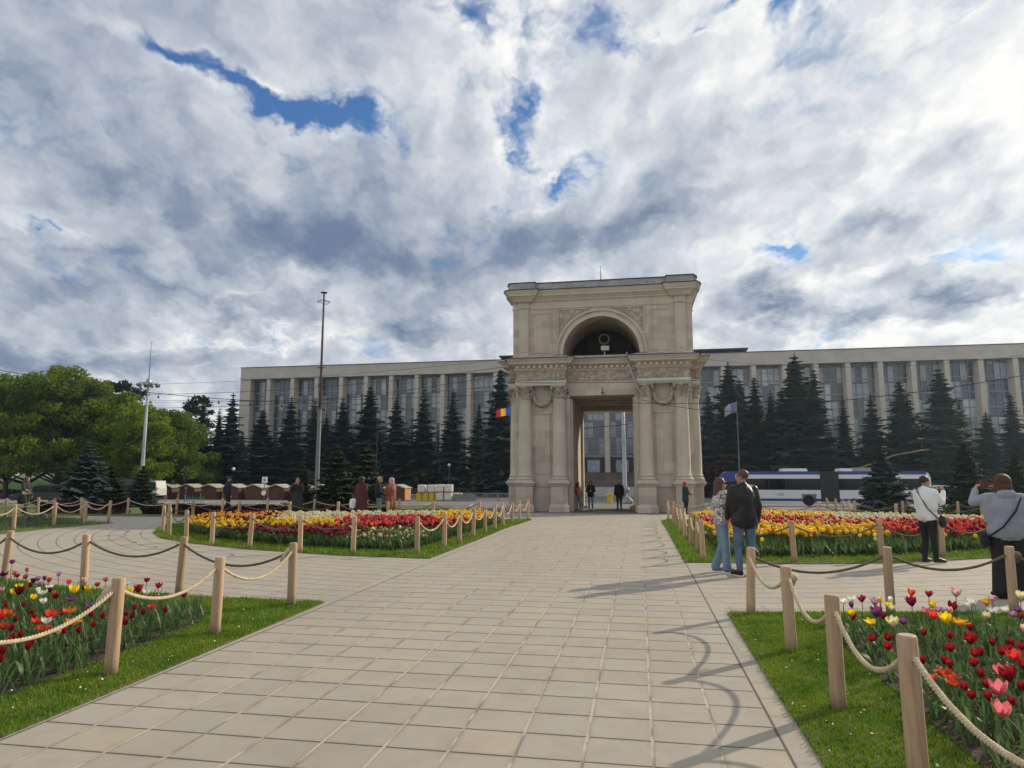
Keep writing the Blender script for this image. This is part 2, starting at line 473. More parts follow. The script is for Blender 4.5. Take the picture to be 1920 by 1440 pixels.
LAWNS = {
 'near_left': [(-4.02, 1.2), (-4.10, 3.98), (-4.12, 5.5), (-4.19, 8.85), (-5.76, 8.89), (-6.48, 8.98), (-7.97, 9.17), (-8.89, 9.35), (-10.5, 9.85), (-12.5, 10.75), (-14.6, 12.1), (-16.5, 13.9), (-17.67, 15.6), (-19, 14), (-15, 8), (-9, 1.2)],
 'near_right': [(1.03, 1.2), (1.02, 6.0), (1.04, 9.09), (2.57, 9.37), (4.51, 9.73), (6.6, 10.4), (9, 11.7), (11.5, 13.6), (14, 16.2), (16, 15), (12, 7), (7, 1.2)],
 'far_left': [(-4.27, 13.81), (-6.29, 14.02), (-9.02, 14.82), (-11.35, 15.95), (-13.0, 17.1), (-14.3, 18.5), (-15.48, 20.33), (-16.0, 21.6), (-15.9, 22.5), (-13.5, 22.8), (-10.6, 23.2), (-8.2, 24.3), (-6.2, 26.1), (-4.9, 28.4), (-4.40, 28.4), (-4.25, 18.3)],
 'far_right': [(0.85, 14.13), (3.01, 14.28), (4.9, 14.75), (6.35, 15.58), (8.2, 16.6), (10.2, 18.0), (11.8, 19.8), (13.0, 22), (13.2, 23.6), (11.5, 24.6), (8.5, 26.2), (5.5, 28.6), (1.1, 29.6), (.83, 28.3), (.83, 18.6)],
 'outer_left': [(-17.67, 15.68), (-18.37, 17.27), (-18.82, 19.6), (-18.67, 22.04), (-21.1, 23.3), (-23.2, 25.2), (-27, 24.6), (-40, 24), (-34, 17), (-23, 13)],
 'outer_back': [(-60, 27.4), (-27, 27.2), (-22.5, 27.3), (-16, 27.6), (-10.5, 28.6), (-9.6, 32), (-12, 43), (-13, 48), (-60, 48)],
 'outer_right': [(9.0, 31.2), (15, 31.4), (45, 30), (45, 52), (12, 52), (10.4, 44)],
}
def clip_poly(poly, ya, yb):
    def cut(p, y, keep):
        out = []
        for a, b in zip(p, p[1:] + p[:1]):
            ka, kb_ = keep(a[1]), keep(b[1])
            if ka: out.append(a)
            if ka != kb_:
                t = (y - a[1]) / (b[1] - a[1]); out.append((a[0] + (b[0] - a[0]) * t, y))
        return out
    return cut(cut(poly, ya, lambda v: v >= ya - 1e-9), yb, lambda v: v <= yb + 1e-9)
def flat(poly, off, name, m, skirt=.03):
    """sheet on the ground following its slope, with a small edge"""
    mb = MB()
    for ya, yb in ((-99, 22), (22, 45), (45, 68)):
        p = clip_poly(list(poly), ya, yb)
        if len(p) < 3: continue
        area = sum(a[0] * b[1] - b[0] * a[1] for a, b in zip(p, p[1:] + p[:1]))
        if area < 0: p = p[::-1]
        k = len(p)
        mb.add([(x, y, gz(y) + off) for x, y in p] + [(x, y, gz(y) - skirt) for x, y in p],
               [tuple(range(k))] + [(i + k, (i + 1) % k + k, (i + 1) % k, i) for i in range(k)])
    return tag(mb.build(name, m), kind='structure')
for q in LAWNS.values(): flat(q, .014, 'lawn', M_TURF)
SOILS = {
 'near_left': [(-4.75, 2.4), (-4.80, 4.95), (-4.95, 7.2), (-5.25, 7.85), (-6.4, 8.1), (-8.2, 8.35), (-10.2, 8.95), (-12.5, 9.9), (-15.5, 12), (-13, 7), (-8, 2.4)],
 'near_right': [(1.9, 2.2), (1.92, 5.9), (1.95, 7.6), (2.3, 8.25), (3.2, 8.5), (4.6, 8.9), (6.6, 9.6), (9, 10.9), (11.5, 12.8), (10.5, 7), (6.4, 2.2)],
 'far_left': [(-5.05, 15.0), (-6.3, 14.95), (-8.9, 15.75), (-11.0, 16.8), (-13.2, 18.6), (-14.6, 20.5), (-14.9, 21.7), (-13.2, 22.0), (-10.2, 22.4), (-7.7, 23.5), (-5.6, 25.8), (-5.0, 25.0)],
 'far_right': [(1.75, 15.2), (3.0, 15.25), (4.6, 15.75), (6.0, 16.5), (7.8, 17.6), (9.6, 18.9), (11.1, 20.5), (12.0, 22.2), (12.0, 23.2), (10.8, 24.0), (8.0, 25.5), (5.0, 27.6), (2.0, 28.2), (1.75, 20)],
 'outer_left': [(-19.2, 17.4), (-19.7, 19.8), (-19.6, 21.9), (-21.6, 22.8), (-23.4, 24.4), (-27, 23.8), (-33, 22), (-24, 15)],
}
for q in SOILS.values(): flat(q, .024, 'soil', M_SOIL)
# ------------------------------------------------------------------ triumphal arch
def stone_material(name, c, c2, blocks=True, carve=0.0):
    m, nt, b = newmat(name)
    tcn = nt.nodes.new('ShaderNodeTexCoord'); P = tcn.outputs['Object']
    s = nt.nodes.new('ShaderNodeSeparateXYZ'); nt.links.new(P, s.inputs[0])
    x, y, z = (X(nt, o) for o in s.outputs)
    n1 = noise(nt, P, .9, 6, .65); n2 = noise(nt, P, 6, 6, .7)
    col = mixc(nt, n1.step(.3, .7), c, c2)
    if blocks:
        row = (z / 0.46).floor(); u = (x + y) / 0.95 + row * 0.5
        wn_ = nt.nodes.new('ShaderNodeTexWhiteNoise'); wn_.noise_dimensions = '2D'
        nt.links.new(combine(nt, u.floor(), row), wn_.inputs['Vector'])
        t = X(nt, wn_.outputs['Value'])
        col = mixc(nt, t.step(.55, 1.0) * .5, col, tuple(min(1, q * 1.22) for q in c))
        col = mixc(nt, (1.0 - t).step(.7, 1.0) * .45, col, tuple(q * .74 for q in c2))
        j = ((0.5 - ((z / 0.46).fract() - 0.5).abs()) * 30.0).clamp().mn(((0.5 - (u.fract() - 0.5).abs()) * 60.0).clamp())
        col = mixc(nt, (1.0 - j) * .22, col, tuple(q * .5 for q in c2))
    vs = noise(nt, vmath(nt, 'MULTIPLY', P, (1.6, 1.6, .22)), 1.4, 5, .6)
    col = mixc(nt, vs.step(.52, .78) * .34, col, tuple(q * .55 for q in c2))
    col = mixc(nt, n2 * .3, col, tuple(q * .66 for q in c2))
    hgt = n2
    if carve:
        vo = nt.nodes.new('ShaderNodeTexVoronoi'); vo.inputs['Scale'].default_value = carve
        nt.links.new(vmath(nt, 'ADD', P, vmath(nt, 'SCALE', noise(nt, P, 3, 3, .6, color=True), scale=.25)), vo.inputs['Vector'])
        d = X(nt, vo.outputs['Distance'])
        col = mixc(nt, d.step(.25, .7) * .55, col, tuple(q * .5 for q in c2)); hgt = n2 * .2 - d
    nt.links.new(col, b.inputs['Base Color']); b.inputs['Roughness'].default_value = .88; b.inputs['Specular IOR Level'].default_value = .25
    bn = nt.nodes.new('ShaderNodeBump'); bn.inputs['Strength'].default_value = .9 if carve else .35
    bn.inputs['Distance'].default_value = .05 if carve else .02
    nlink(nt, hgt, bn.inputs['Height']); nt.links.new(bn.outputs[0], b.inputs['Normal'])
    return m
M_STONE = stone_material('weathered_limestone', (.545, .475, .39), (.44, .375, .305))
M_STONE2 = stone_material('pale_limestone', (.58, .515, .43), (.48, .42, .345), blocks=False)
M_CARVE = stone_material('carved_limestone', (.56, .49, .40), (.40, .335, .265), blocks=False, carve=4.5)
M_WHITE = stone_material('white_marble', (.68, .67, .60), (.54, .53, .48), blocks=False)
M_LEAD = mat('lead_flashing', (.38, .385, .385), .6, c2=(.24, .25, .25), vscale=1.5, bump=.2)
M_GUT = mat('dark_gutter', (.022, .020, .020), .6)
M_BLACK = mat('black_metal', (.015, .015, .017), .5)
M_IRON = mat('galvanised_steel', (.30, .31, .32), .45, var=.15, vscale=2, metal=.6)

AX, AY, AZ = -1.98, 39.0, gz(39)
arch = thing('triumphal_arch', 'weathered limestone triumphal arch with paired columns and a round-headed niche over the open passage', 'arch', (AX, AY, AZ))
def Z(z): return z - AZ                     # heights were measured from the walk
DEP = 8.4; HW = 5.0; OW = 1.82
def steps(mb, boxes, prof):
    """moulded band round a set of footprints; prof = (z0, z1, out0, out1)"""
    for k, (x0, x1, y0, y1) in enumerate(boxes):
        for z0, z1, d0, d1 in prof:
            mb.box(x0, x1, y0, y1, Z(z0) + .003 * k, Z(z1) + .003 * k, d0, d1)
    return mb
# walls of the lower storey
b = MB()
b.box(-HW, -OW, 0, DEP, Z(AZ), Z(7.10)); b.box(OW, HW, 0, DEP, Z(AZ), Z(7.10))
b.box(-OW, OW, 0, 1.3, Z(6.27), Z(7.10)); b.box(-OW, OW, 1.3, DEP - 1.2, Z(6.72), Z(7.10)); b.box(-OW, OW, DEP - 1.2, DEP, Z(6.05), Z(7.10))
b.build('wall', M_STONE, arch)
b = MB()
for yy in (2.9, 4.6, 6.1): b.box(-OW + .012, OW - .012, yy, yy + .45, Z(6.36), Z(6.72))
for s in (-1, 1):
    b.box(s * OW - (.16 if s > 0 else 0), s * OW + (.16 if s < 0 else 0), DEP - 1.25, DEP - .55, Z(AZ), Z(6.05))
    b.box(s * OW - (.10 if s > 0 else 0), s * OW + (.10 if s < 0 else 0), .35, 1.0, Z(AZ), Z(6.20))
b.build('passage_trim', M_STONE2, arch)
# plinths
front_cols = (-4.40, -2.42, 2.42, 4.40)
def pedestal(x0, x1, y0, y1):
    b = MB()
    b.box(x0, x1, y0, y1, Z(.12), Z(1.08))
    b.box(x0, x1, y0, y1, Z(AZ), Z(.0), .10); b.box(x0, x1, y0, y1, Z(.0), Z(.12), .10, .01)
    b.box(x0, x1, y0, y1, Z(1.08), Z(1.18), .01, .07); b.box(x0, x1, y0, y1, Z(1.18), Z(1.30), .07, .16); b.box(x0, x1, y0, y1, Z(1.30), Z(1.38), .16, .13)
    # framed panel on the front
    for a, c, e, f in ((x0 + .12, x1 - .12, .26, .31), (x0 + .12, x1 - .12, .90, .95), (x0 + .12, x0 + .17, .31, .90), (x1 - .17, x1 - .12, .31, .90)):
        b.box(a, c, y0 - .025, y0 + .02, Z(e), Z(f))
    return b
for cx in front_cols: pedestal(cx - .47, cx + .47, -.62, .1).build('pedestal', M_STONE, arch)
for s in (-1, 1):
    for cy in (.95, 2.9, DEP - 2.9, DEP - .95):
        pedestal(*( (-HW - .50, -HW + .1) if s < 0 else (HW - .1, HW + .50)), cy - .47, cy + .47).build('pedestal', M_STONE, arch)
# low moulded base between the pedestals
b = MB()
for s in (-1, 1):
    xa, xb = sorted((s * 2.95, s * 3.88))
    b.box(xa, xb, -.06, .05, Z(1.10), Z(1.36)); b.box(xa, xb, -.03, .05, Z(1.36), Z(1.75))
b.build('base_moulding', M_STONE, arch)
# raised slabs and garlands between the columns
for s in (-1, 1):
    b = MB(); xa, xb = sorted((s * 2.98, s * 3.85))
    b.box(xa, xb, -.05, .03, Z(1.80), Z(5.22)); b.box(xa - .04, xb + .04, -.10, .03, Z(5.22), Z(5.32))
    b.build('wall_panel', M_STONE, arch)
    b = MB(); cx = s * 3.41
    pts = [(cx - .50 * math.cos(t), -.16, Z(6.42) - .66 * math.sin(t)) for t in [math.pi * k / 20 for k in range(21)]]
    pts = [(cx - .50, -.14, Z(6.85))] + pts + [(cx + .50, -.14, Z(6.85))]
    b.tube(pts, [.07] + [.085 + .055 * math.sin(math.pi * k / 20) + .014 * (k % 2) for k in range(21)] + [.07], 10)
    b.build('garland', M_CARVE, arch, smooth=True)
# columns: base, shaft, capital
def column(cx, cy, r=.40):
    b = MB(); z = Z
    b.box(cx - r - .10, cx + r + .10, cy - r - .10, cy + r + .10, z(1.38), z(1.49))
    pr = [(r + .09, z(1.49)), (r + .115, z(1.54)), (r + .09, z(1.60)), (r + .02, z(1.64)), (r + .06, z(1.70)), (r + .03, z(1.76)), (r, z(1.80)), (r, z(2.4)), (r * .985, z(3.6)), (r * .93, z(5.0)), (r * .865, z(5.98)), (r * .90, z(6.0)), (r * .90, z(6.06)), (r * .86, z(6.07))]
    b.lathe(pr, 24, cx, cy)
    o = b.build('column', M_STONE2, arch, smooth=False)
    o.data.polygons.foreach_set('use_smooth', [len(p.vertices) == 4 and abs(p.normal.z) < .5 and i > 5 for i, p in enumerate(o.data.polygons)])
    c = MB()
    c.lathe([(r * .84, z(6.07)), (r * .85, z(6.35)), (r * .95, z(6.58)), (r * 1.12, z(6.72))], 16, cx, cy)
    for k in range(8):                      # two rows of acanthus leaves and corner scrolls
        for row, (zb, h, rr, off) in enumerate(((6.07, .30, .86, 0), (6.07, .48, .90, .5))):
            a = 2 * math.pi * (k + off) / 8; ca, sa = math.cos(a), math.sin(a)
            w = .115
            for (t0, t1, o0, o1) in ((0, .6, 0, .03), (.6, 1, .03, .13)):
                def pt(t, o, e): 
                    ww = w * (1.05 - .35 * t) * e; rad_ = r * rr + o
                    return (cx + ca * rad_ - sa * ww, cy + sa * rad_ + ca * ww, z(zb + h * t))
                q = [pt(t0, o0 + .02, -1), pt(t0, o0 + .02, 1), pt(t1, o1 + .02, 1), pt(t1, o1 + .02, -1), pt(t0, o0 - .02, -1), pt(t0, o0 - .02, 1), pt(t1, o1 - .03, 1), pt(t1, o1 - .03, -1)]
                c.add(q, [(0, 1, 2, 3), (7, 6, 5, 4), (0, 3, 7, 4), (1, 5, 6, 2), (3, 2, 6, 7)])
    for k in range(4):
        a = math.pi / 4 + math.pi / 2 * k; rr = r * 1.42
        c.ell((cx + math.cos(a) * rr, cy + math.sin(a) * rr, z(6.64)), (.085, .085, .095), 8, 6)
        a -= math.pi / 4
        c.ell((cx + math.cos(a) * r * 1.10, cy + math.sin(a) * r * 1.10, z(6.72)), (.06, .06, .07), 8, 5)
    e = r * 1.16
    c.box(cx - e, cx + e, cy - e, cy + e, z(6.72), z(6.84), 0, .03)
    c.build('capital', M_CARVE, o)
for cx in front_cols: column(cx, -.16)
for s in (-1, 1):
    for cy in (.95, 2.9, DEP - 2.9, DEP - .95): column(s * (HW + .08), cy)
for cx in front_cols: column(cx, DEP + .16)
for cx in front_cols: pedestal(cx - .47, cx + .47, DEP - .1, DEP + .62).build('pedestal', M_STONE, arch)
# entablature
core = (-HW, HW, 0, DEP)
res = [core] + [(x0, x1, y0, y1) for x0, x1 in ((-4.90, -1.98), (1.98, 4.90)) for y0, y1 in ((-.58, .2), (DEP - .2, DEP + .58))] + \
      [(x0, x1, y0, y1) for x0, x1 in ((-HW - .50, -HW + .2), (HW - .2, HW + .50)) for y0, y1 in ((.48, 3.4), (DEP - 3.4, DEP - .48))]
steps(MB(), res[1:], [(6.84, 6.96, -.02, -.02), (6.96, 7.10, .02, .02)]).build('architrave', M_WHITE, arch)
steps(MB(), res, [(7.10, 7.17, .03, .06), (7.17, 7.68, -.03, -.03)]).build('frieze', M_CARVE, arch)
steps(MB(), res, [(7.68, 7.74, .0, .06), (7.74, 7.82, .06, .06), (7.98, 8.06, .13, .24), (8.06, 8.16, .34, .34), (8.16, 8.34, .36, .50)]).build('cornice', M_STONE2, arch)
b = MB()
for x0, x1, y0, y1 in res[:5]:              # dentils
    if y0 > 4: continue
    n = int((x1 - x0) / .30)
    for k in range(n):
        xa = x0 + (x1 - x0) * (k + .22) / n
        if abs(y0) < .01 and not (-1.95 < xa < 1.85): continue
        b.box(xa, xa + .16, y0 - .20, y0 + .0, Z(7.82), Z(7.975))
for s in (-1, 1):
    for k in range(24):
        ya = .2 + k * .34
        xo = HW + .50 if (.48 < ya < 3.3 or DEP - 3.4 < ya < DEP - .5) else HW
        b.box(*sorted((s * xo, s * (xo + .20))), ya, ya + .16, Z(7.82), Z(7.975))
b.build('dentil_band', M_STONE2, arch)
steps(MB(), res, [(7.82, 7.98, .04, .04)]).build('cornice_soffit', M_STONE2, arch)
steps(MB(), res, [(8.343, 8.375, .54, .54)]).build('gutter', M_GUT, arch)
steps(MB(), res, [(8.379, 8.55, .42, -.02)]).build('lead_cover', M_LEAD, arch)
# attic with its vaulted niche
AHW = 5.16; AF = .12; R0_, CZ = 2.22, 8.70
b = MB(); za, zb = Z(8.5), Z(11.87)
b.box(-AHW, -R0_, AF, DEP - AF, za, zb); b.box(R0_, AHW, AF, DEP - AF, za, zb)
N = 28
arc = [(-R0_ * math.cos(math.pi * k / N), Z(CZ) + R0_ * math.sin(math.pi * k / N)) for k in range(N + 1)]
for (xa, z0), (xb, z1) in zip(arc, arc[1:]):
    vs = []
    for y in (AF, DEP - AF): vs += [(xa, y, z0), (xb, y, z1), (xb, y, zb), (xa, y, zb)]
    b.add(vs, [(0, 1, 2, 3), (7, 6, 5, 4), (4, 5, 1, 0), (2, 6, 7, 3)])
b.box(-R0_, R0_, AF + .02, DEP - AF - .02, za, Z(8.62))
b.build('attic_wall', M_STONE, arch)
b = MB(); b.box(-R0_ + .01, R0_ - .01, 4.2, 4.4, Z(8.62), Z(CZ + R0_ + .1)); b.build('niche_back', mat('niche_shade_plaster', (.05, .045, .042), .9, var=.4, vscale=1.5), arch)  # near-black colour stands in for the darkness deep in the niche
b = MB()
for k in range(24):
    a0, a1 = 2 * math.pi * k / 24, 2 * math.pi * (k + 1) / 24
    b.add([(.26 * math.cos(a0), 4.18, Z(10.35) + .26 * math.sin(a0)), (.26 * math.cos(a1), 4.18, Z(10.35) + .26 * math.sin(a1)), (.36 * math.cos(a1), 4.18, Z(10.35) + .36 * math.sin(a1)), (.36 * math.cos(a0), 4.18, Z(10.35) + .36 * math.sin(a0)),
           (.26 * math.cos(a0), 4.10, Z(10.35) + .26 * math.sin(a0)), (.26 * math.cos(a1), 4.10, Z(10.35) + .26 * math.sin(a1)), (.36 * math.cos(a1), 4.10, Z(10.35) + .36 * math.sin(a1)), (.36 * math.cos(a0), 4.10, Z(10.35) + .36 * math.sin(a0))],
          [(7, 6, 5, 4), (0, 1, 5, 4), (3, 7, 6, 2)])
b.build('clock_ring', M_STONE2, arch)
b = MB(); b.box(-1.3, 1.3, 2.6, 4.1, Z(8.62), Z(9.0)); b.box(-.1, .1, 3.0, 3.2, Z(9.0), Z(9.5)); b.build('bell_frame', M_BLACK, arch)
def ring(r0, r1, y0, y1, name, m, zc=CZ):
    b = MB()
    for k in range(N):
        vs = []
        for y in (y0, y1):
            for r in (r0, r1):
                for t in (k, k + 1):
                    a = math.pi * t / N; vs.append((-r * math.cos(a), y, Z(zc) + r * math.sin(a)))
        b.add(vs, [(0, 1, 3, 2), (6, 7, 5, 4), (2, 3, 7, 6), (4, 5, 1, 0)])
    return b.build(name, m, arch)
ring(R0_ - .02, R0_ + .16, AF - .10, AF + .02, 'archivolt', M_STONE2)
ring(R0_ + .163, R0_ + .30, AF - .06, AF + .02, 'archivolt', M_STONE)
ring(R0_ + .303, R0_ + .40, AF - .15, AF + .02, 'archivolt', M_STONE2)
for s in (-1, 1):                           # carved spandrels
    b = MB(); q = []
    for k in range(9):
        a = rad(28 + 50 * k / 8); q.append((s * 2.74 * math.cos(a), Z(CZ) + 2.74 * math.sin(a)))
    poly = q + [(s * 2.42, Z(11.36))]
    if s < 0: poly = poly[::-1]
    b.prism([(x, z) for x, z in poly], AF - .03, AF + .02); b.build('spandrel', M_CARVE, arch)
    f = MB(); f.box(*sorted((s * 2.44, s * 2.50)), AF - .07, AF + .02, Z(10.0), Z(11.36)); f.box(*sorted((s * .75, s * 2.44)), AF - .07, AF + .02, Z(11.37), Z(11.43)); f.build('spandrel_frame', M_STONE2, arch)
    # corner pilaster strips, panels
    p = MB(); xa, xb = sorted((s * 4.22, s * 4.80))
    p.box(xa, xb, AF - .10, AF + .02, Z(8.5), Z(11.50)); p.box(xa + .14, xb - .14, AF - .13, AF - .08, Z(8.9), Z(11.2)); p.box(xa - .02, xb + .02, AF - .14, AF + .02, Z(11.53), Z(11.90)); p.box(xa + .2, xb - .2, AF - .17, AF, Z(11.63), Z(11.80))
    p.build('pilaster', M_STONE2, arch)
    p = MB(); xa, xb = sorted((s * 2.85, s * 4.05))
    for a, c, e, g in ((xa, xb, 8.82, 8.88), (xa, xb, 11.16, 11.22), (xa, xa + .06, 8.88, 11.16), (xb - .06, xb, 8.88, 11.16)): p.box(a, c, AF - .03, AF + .02, Z(e), Z(g))
    p.build('panel_frame', M_STONE, arch)
acore = (-AHW, AHW, AF, DEP - AF)
ares = [acore] + [(x0, x1, y0, y1) for x0, x1 in ((-5.02, -4.02), (4.02, 5.02)) for y0, y1 in ((AF - .22, AF + .3), (DEP - AF - .3, DEP - AF + .22))] + [(x0, x1, y0, y1) for x0, x1 in ((-AHW - .08, -AHW + .3), (AHW - .3, AHW + .08)) for y0, y1 in ((.5, 1.5), (DEP - 1.5, DEP - .5))]
steps(MB(), [acore], [(11.47, 11.52, .05, .05), (11.52, 11.90, .015, .015)]).build('attic_frieze', M_STONE2, arch)
steps(MB(), ares, [(11.88, 11.96, .02, .10), (11.96, 12.04, .12, .12), (12.04, 12.20, .14, .28), (12.20, 12.32, .34, .34), (12.32, 12.52, .36, .45)]).build('attic_cornice', M_STONE2, arch)
steps(MB(), ares, [(12.523, 12.560, .49, .49)]).build('gutter', M_GUT, arch)
steps(MB(), ares, [(12.57, 12.98, .26, .24)]).build('parapet', M_LEAD, arch)
steps(MB(), ares, [(12.983, 13.02, .30, .30)]).build('parapet_cap', M_GUT, arch)
MB().box(-AHW, AHW, AF, DEP - AF, Z(13.02), Z(13.08), .1, -3.0).build('roof', M_LEAD, arch)
MB().tube([(.02, .8, Z(12.9)), (.02, .8, Z(14.15))], [.035, .012], 6).build('lightning_rod', M_BLACK, arch)
b = MB(); b.box(-.06, .42, 1.2, 1.5, Z(9.10), Z(9.36)); b.tube([(.15, 1.35, Z(8.62)), (.15, 1.35, Z(9.1))], .03, 6); b.build('floodlight', mat('lamp_housing', (.5, .49, .42), .4), arch)
MB().tube([(1.46, -.52, Z(8.62)), (1.47, -.66, Z(8.30)), (1.72, -.70, Z(7.4)), (2.02, -.72, Z(6.5)), (2.30, -.66, Z(6.2))], .035, 6).build('drain_pipe', mat('pale_plastic', (.36, .35, .33), .5), arch)
for px in (-1.95, .05):
    c = MB(); c.box(px - .05, px + .05, -.16, .02, Z(6.36), Z(6.46)); c.tube([(px, -.1, Z(6.46)), (px, -.02, Z(6.75))], .012, 5); c.build('camera_box', M_BLACK, arch)
for s in (-1, 1):                           # small loose stones inside the passage mouth
    c = MB(); c.ell((s * 1.62, DEP - .35, .13), (.16, .13, .15), 8, 6); c.ell((s * 1.40, DEP - .2, .08), (.11, .1, .1), 8, 6)
    tag(c.build('stone_block', M_STONE2, None, loc=(AX, AY, gz(47))), ('lit' if s < 0 else 'shaded') + ' lump of stone at the far ' + ('left' if s < 0 else 'right') + ' foot of the arch passage', 'stone')
# ------------------------------------------------------------------ government building
M_PANEL = mat('facade_stone', (.50, .455, .405), .85, c2=(.42, .38, .34), vscale=.35, bump=.2, bscale=6, bdist=.05)
M_FIN = mat('fin_stone', (.55, .485, .415), .85, c2=(.46, .41, .355), vscale=.3)
M_DARKF = mat('dark_frame', (.035, .035, .04), .5)
M_MULL = mat('window_mullion', (.22, .25, .28), .5)
def glass_material():
    m, nt, b = newmat('curtained_glass')
    tcn = nt.nodes.new('ShaderNodeTexCoord'); P = tcn.outputs['Object']
    oi = nt.nodes.new('ShaderNodeObjectInfo'); rr = X(nt, oi.outputs['Random'])
    s = nt.nodes.new('ShaderNodeSeparateXYZ'); nt.links.new(P, s.inputs[0])
    x, z = X(nt, s.outputs[0]), X(nt, s.outputs[2])
    u = (x / 1.17 + 40.0).floor(); v = (z / 3.55).floor()
    w = nt.nodes.new('ShaderNodeTexWhiteNoise'); w.noise_dimensions = '3D'
    nt.links.new(combine(nt, u, v, rr * 91.0), w.inputs['Vector'])
    t = X(nt, w.outputs['Value'])
    drape = noise(nt, vmath(nt, 'MULTIPLY', P, (9, 1, .3)), 1.0, 2, .5)
    cur = mixc(nt, drape.step(.3, .7), (.25, .31, .36), (.38, .43, .47))
    has = t.gt(.52) * (z / 3.55).fract().gt(.12)
    col = mixc(nt, has * .8, (.045, .068, .095), cur)
    col = mixc(nt, t.lt(.07) * .9, col, (.012, .014, .018)); col = mixc(nt, t.gt(.94) * .7, col, (.50, .52, .53))
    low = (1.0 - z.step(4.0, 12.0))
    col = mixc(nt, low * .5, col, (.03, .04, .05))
    nt.links.new(col, b.inputs['Base Color']); b.inputs['Roughness'].default_value = .08; b.inputs['Specular IOR Level'].default_value = .7
    bn = nt.nodes.new('ShaderNodeBump'); bn.inputs['Strength'].default_value = .08; bn.inputs['Distance'].default_value = .3
    nlink(nt, noise(nt, P, .8, 2, .5), bn.inputs['Height']); nt.links.new(bn.outputs[0], b.inputs['Normal'])
    return m
M_GLASS = glass_material()
BY, BZ = 146.0, 2.5
gov = thing('government_building', 'long pale stone government building with tall fins between dark curtained bays', 'building', (0, BY, BZ))
BX0, BX1, TOP = -92.3, 140.0, 27.15 - BZ
MB().box(BX0 + .3, BX1, 2.2, 24, -3, TOP - .6).build('wall', M_PANEL, gov)
b = MB(); b.box(BX0, BX1, -.15, 24.2, TOP - 2.75, TOP); b.box(BX0 - .0, BX1, -.32, 0, TOP - 2.75, TOP - 2.35); b.build('fascia', M_PANEL, gov)
MB().box(BX0 - .15, BX1, -.3, 24.3, TOP + .003, TOP + .12).build('roof_edge', M_DARKF, gov)
b = MB(); b.box(-30, 22.5, 7, 20, TOP + .1, TOP + 1.7); b.box(-31, 23.8, 5.5, 21, TOP + 1.7, TOP + 2.0); b.build('penthouse', M_DARKF, gov)
MB().box(BX0, BX0 + 2.6, -.1, 24.1, -3, TOP - 2.76).build('corner_pier', M_FIN, gov)
PIT = 6.05; FX0 = BX0 + 2.6 + 4.6
FT = TOP - 2.755
fin0 = None; win0 = None
n_bay = 37
fm = MB(); fm.prism([(-.46, -.1), (.46, -.1), (.78, 2.3), (-.78, 2.3)], -1.6, FT, 'z'); fin_me = fm.mesh('fin', M_FIN)
wf = MB(); W2 = 2.42
for k in range(5): wf.box(-W2 + k * 1.21 - .05, -W2 + k * 1.21 + .05, 1.75, 1.95, 3.6, FT)
nrow = 12; rh = (FT - 3.6) / nrow
for k in range(nrow + 1):
    zz = 3.6 + k * rh; th = .22 if k % 2 == 0 else .05
    wf.box(-W2, W2, 1.78 - .012 * (k % 2 == 0), 1.95, zz - th, zz)
wf.box(-W2, W2, 1.3, 1.95, 3.2, 3.59)
wf_me = wf.mesh('window', M_MULL)
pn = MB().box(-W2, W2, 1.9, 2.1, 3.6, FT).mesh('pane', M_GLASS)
dr = MB(); dr.box(-2.2, -1.35, 1.4, 1.9, 0, 3.2); dr.box(1.35, 2.2, 1.4, 1.9, 0, 3.2); dr.box(-1.35, 1.35, 1.4, 1.9, 2.7, 3.2); dr_me = dr.mesh('door_surround', M_DARKF)
dp = MB()
for k in range(3): dp.box(-1.34 + k * .9, -1.34 + k * .9 + .86, 1.62, 1.7, 0, 2.69)
dp_me = dp.mesh('door', mat('pale_blue_glass', (.20, .27, .36), .12, spec=.6, var=.3, vscale=.8))
for k in range(n_bay):
    xc = FX0 - PIT / 2 - .15 + k * PIT - .0
    if k < n_bay: obj('fin', fin_me, gov, (FX0 + k * PIT, 0, 0))
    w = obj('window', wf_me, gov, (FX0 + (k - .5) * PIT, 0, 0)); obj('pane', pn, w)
    d = obj('door_surround', dr_me, gov, (FX0 + (k - .5) * PIT, 0, 0)); obj('door', dp_me, d)
b = MB(); b.box(BX0 - 1, BX1, -1.4, 3, -3, -.003)
for k in range(6): b.box(-28, 20, -2.0 - k * .5, -1.4 - k * .5, -3, -.18 - k * .18)
b.build('podium', mat('podium_granite', (.10, .085, .08), .7, var=.25, vscale=.5), gov)
st = MB()
for k in range(3): st.box(-30, 22, 132 - k * 5, 136 - k * 5, -1.5, 2.2 - .55 * k)
tag(st.build('steps', mat('reddish_granite', (.14, .10, .085), .75, var=.2, vscale=.4)), kind='structure')
# ------------------------------------------------------------------ trees, shrubs, hedges
def foliage_material(name, c, c2, trans=.3, rnd=.18, vscale=.35):
    return mat(name, c, .75, c2=c2, vscale=vscale, trans=trans, rnd=rnd, spec=.2)
M_SPRUCE = foliage_material('spruce_needles', (.026, .048, .040), (.046, .078, .058), trans=.14, rnd=.3)
M_BLUE = foliage_material('blue_spruce_needles', (.030, .052, .048), (.060, .085, .078), trans=.08, rnd=.15, vscale=2.5)
M_GREENSPRUCE = foliage_material('green_spruce_needles', (.026, .042, .024), (.048, .065, .036), trans=.08, rnd=.15, vscale=2.5)
M_LEAF = foliage_material('lime_leaves', (.105, .175, .013), (.225, .29, .026), trans=.54)
M_LEAFD = foliage_material('dark_leaves', (.075, .13, .016), (.135, .19, .024), trans=.48)
M_PINE = foliage_material('pine_needles', (.014, .026, .016), (.024, .038, .022), trans=.08)
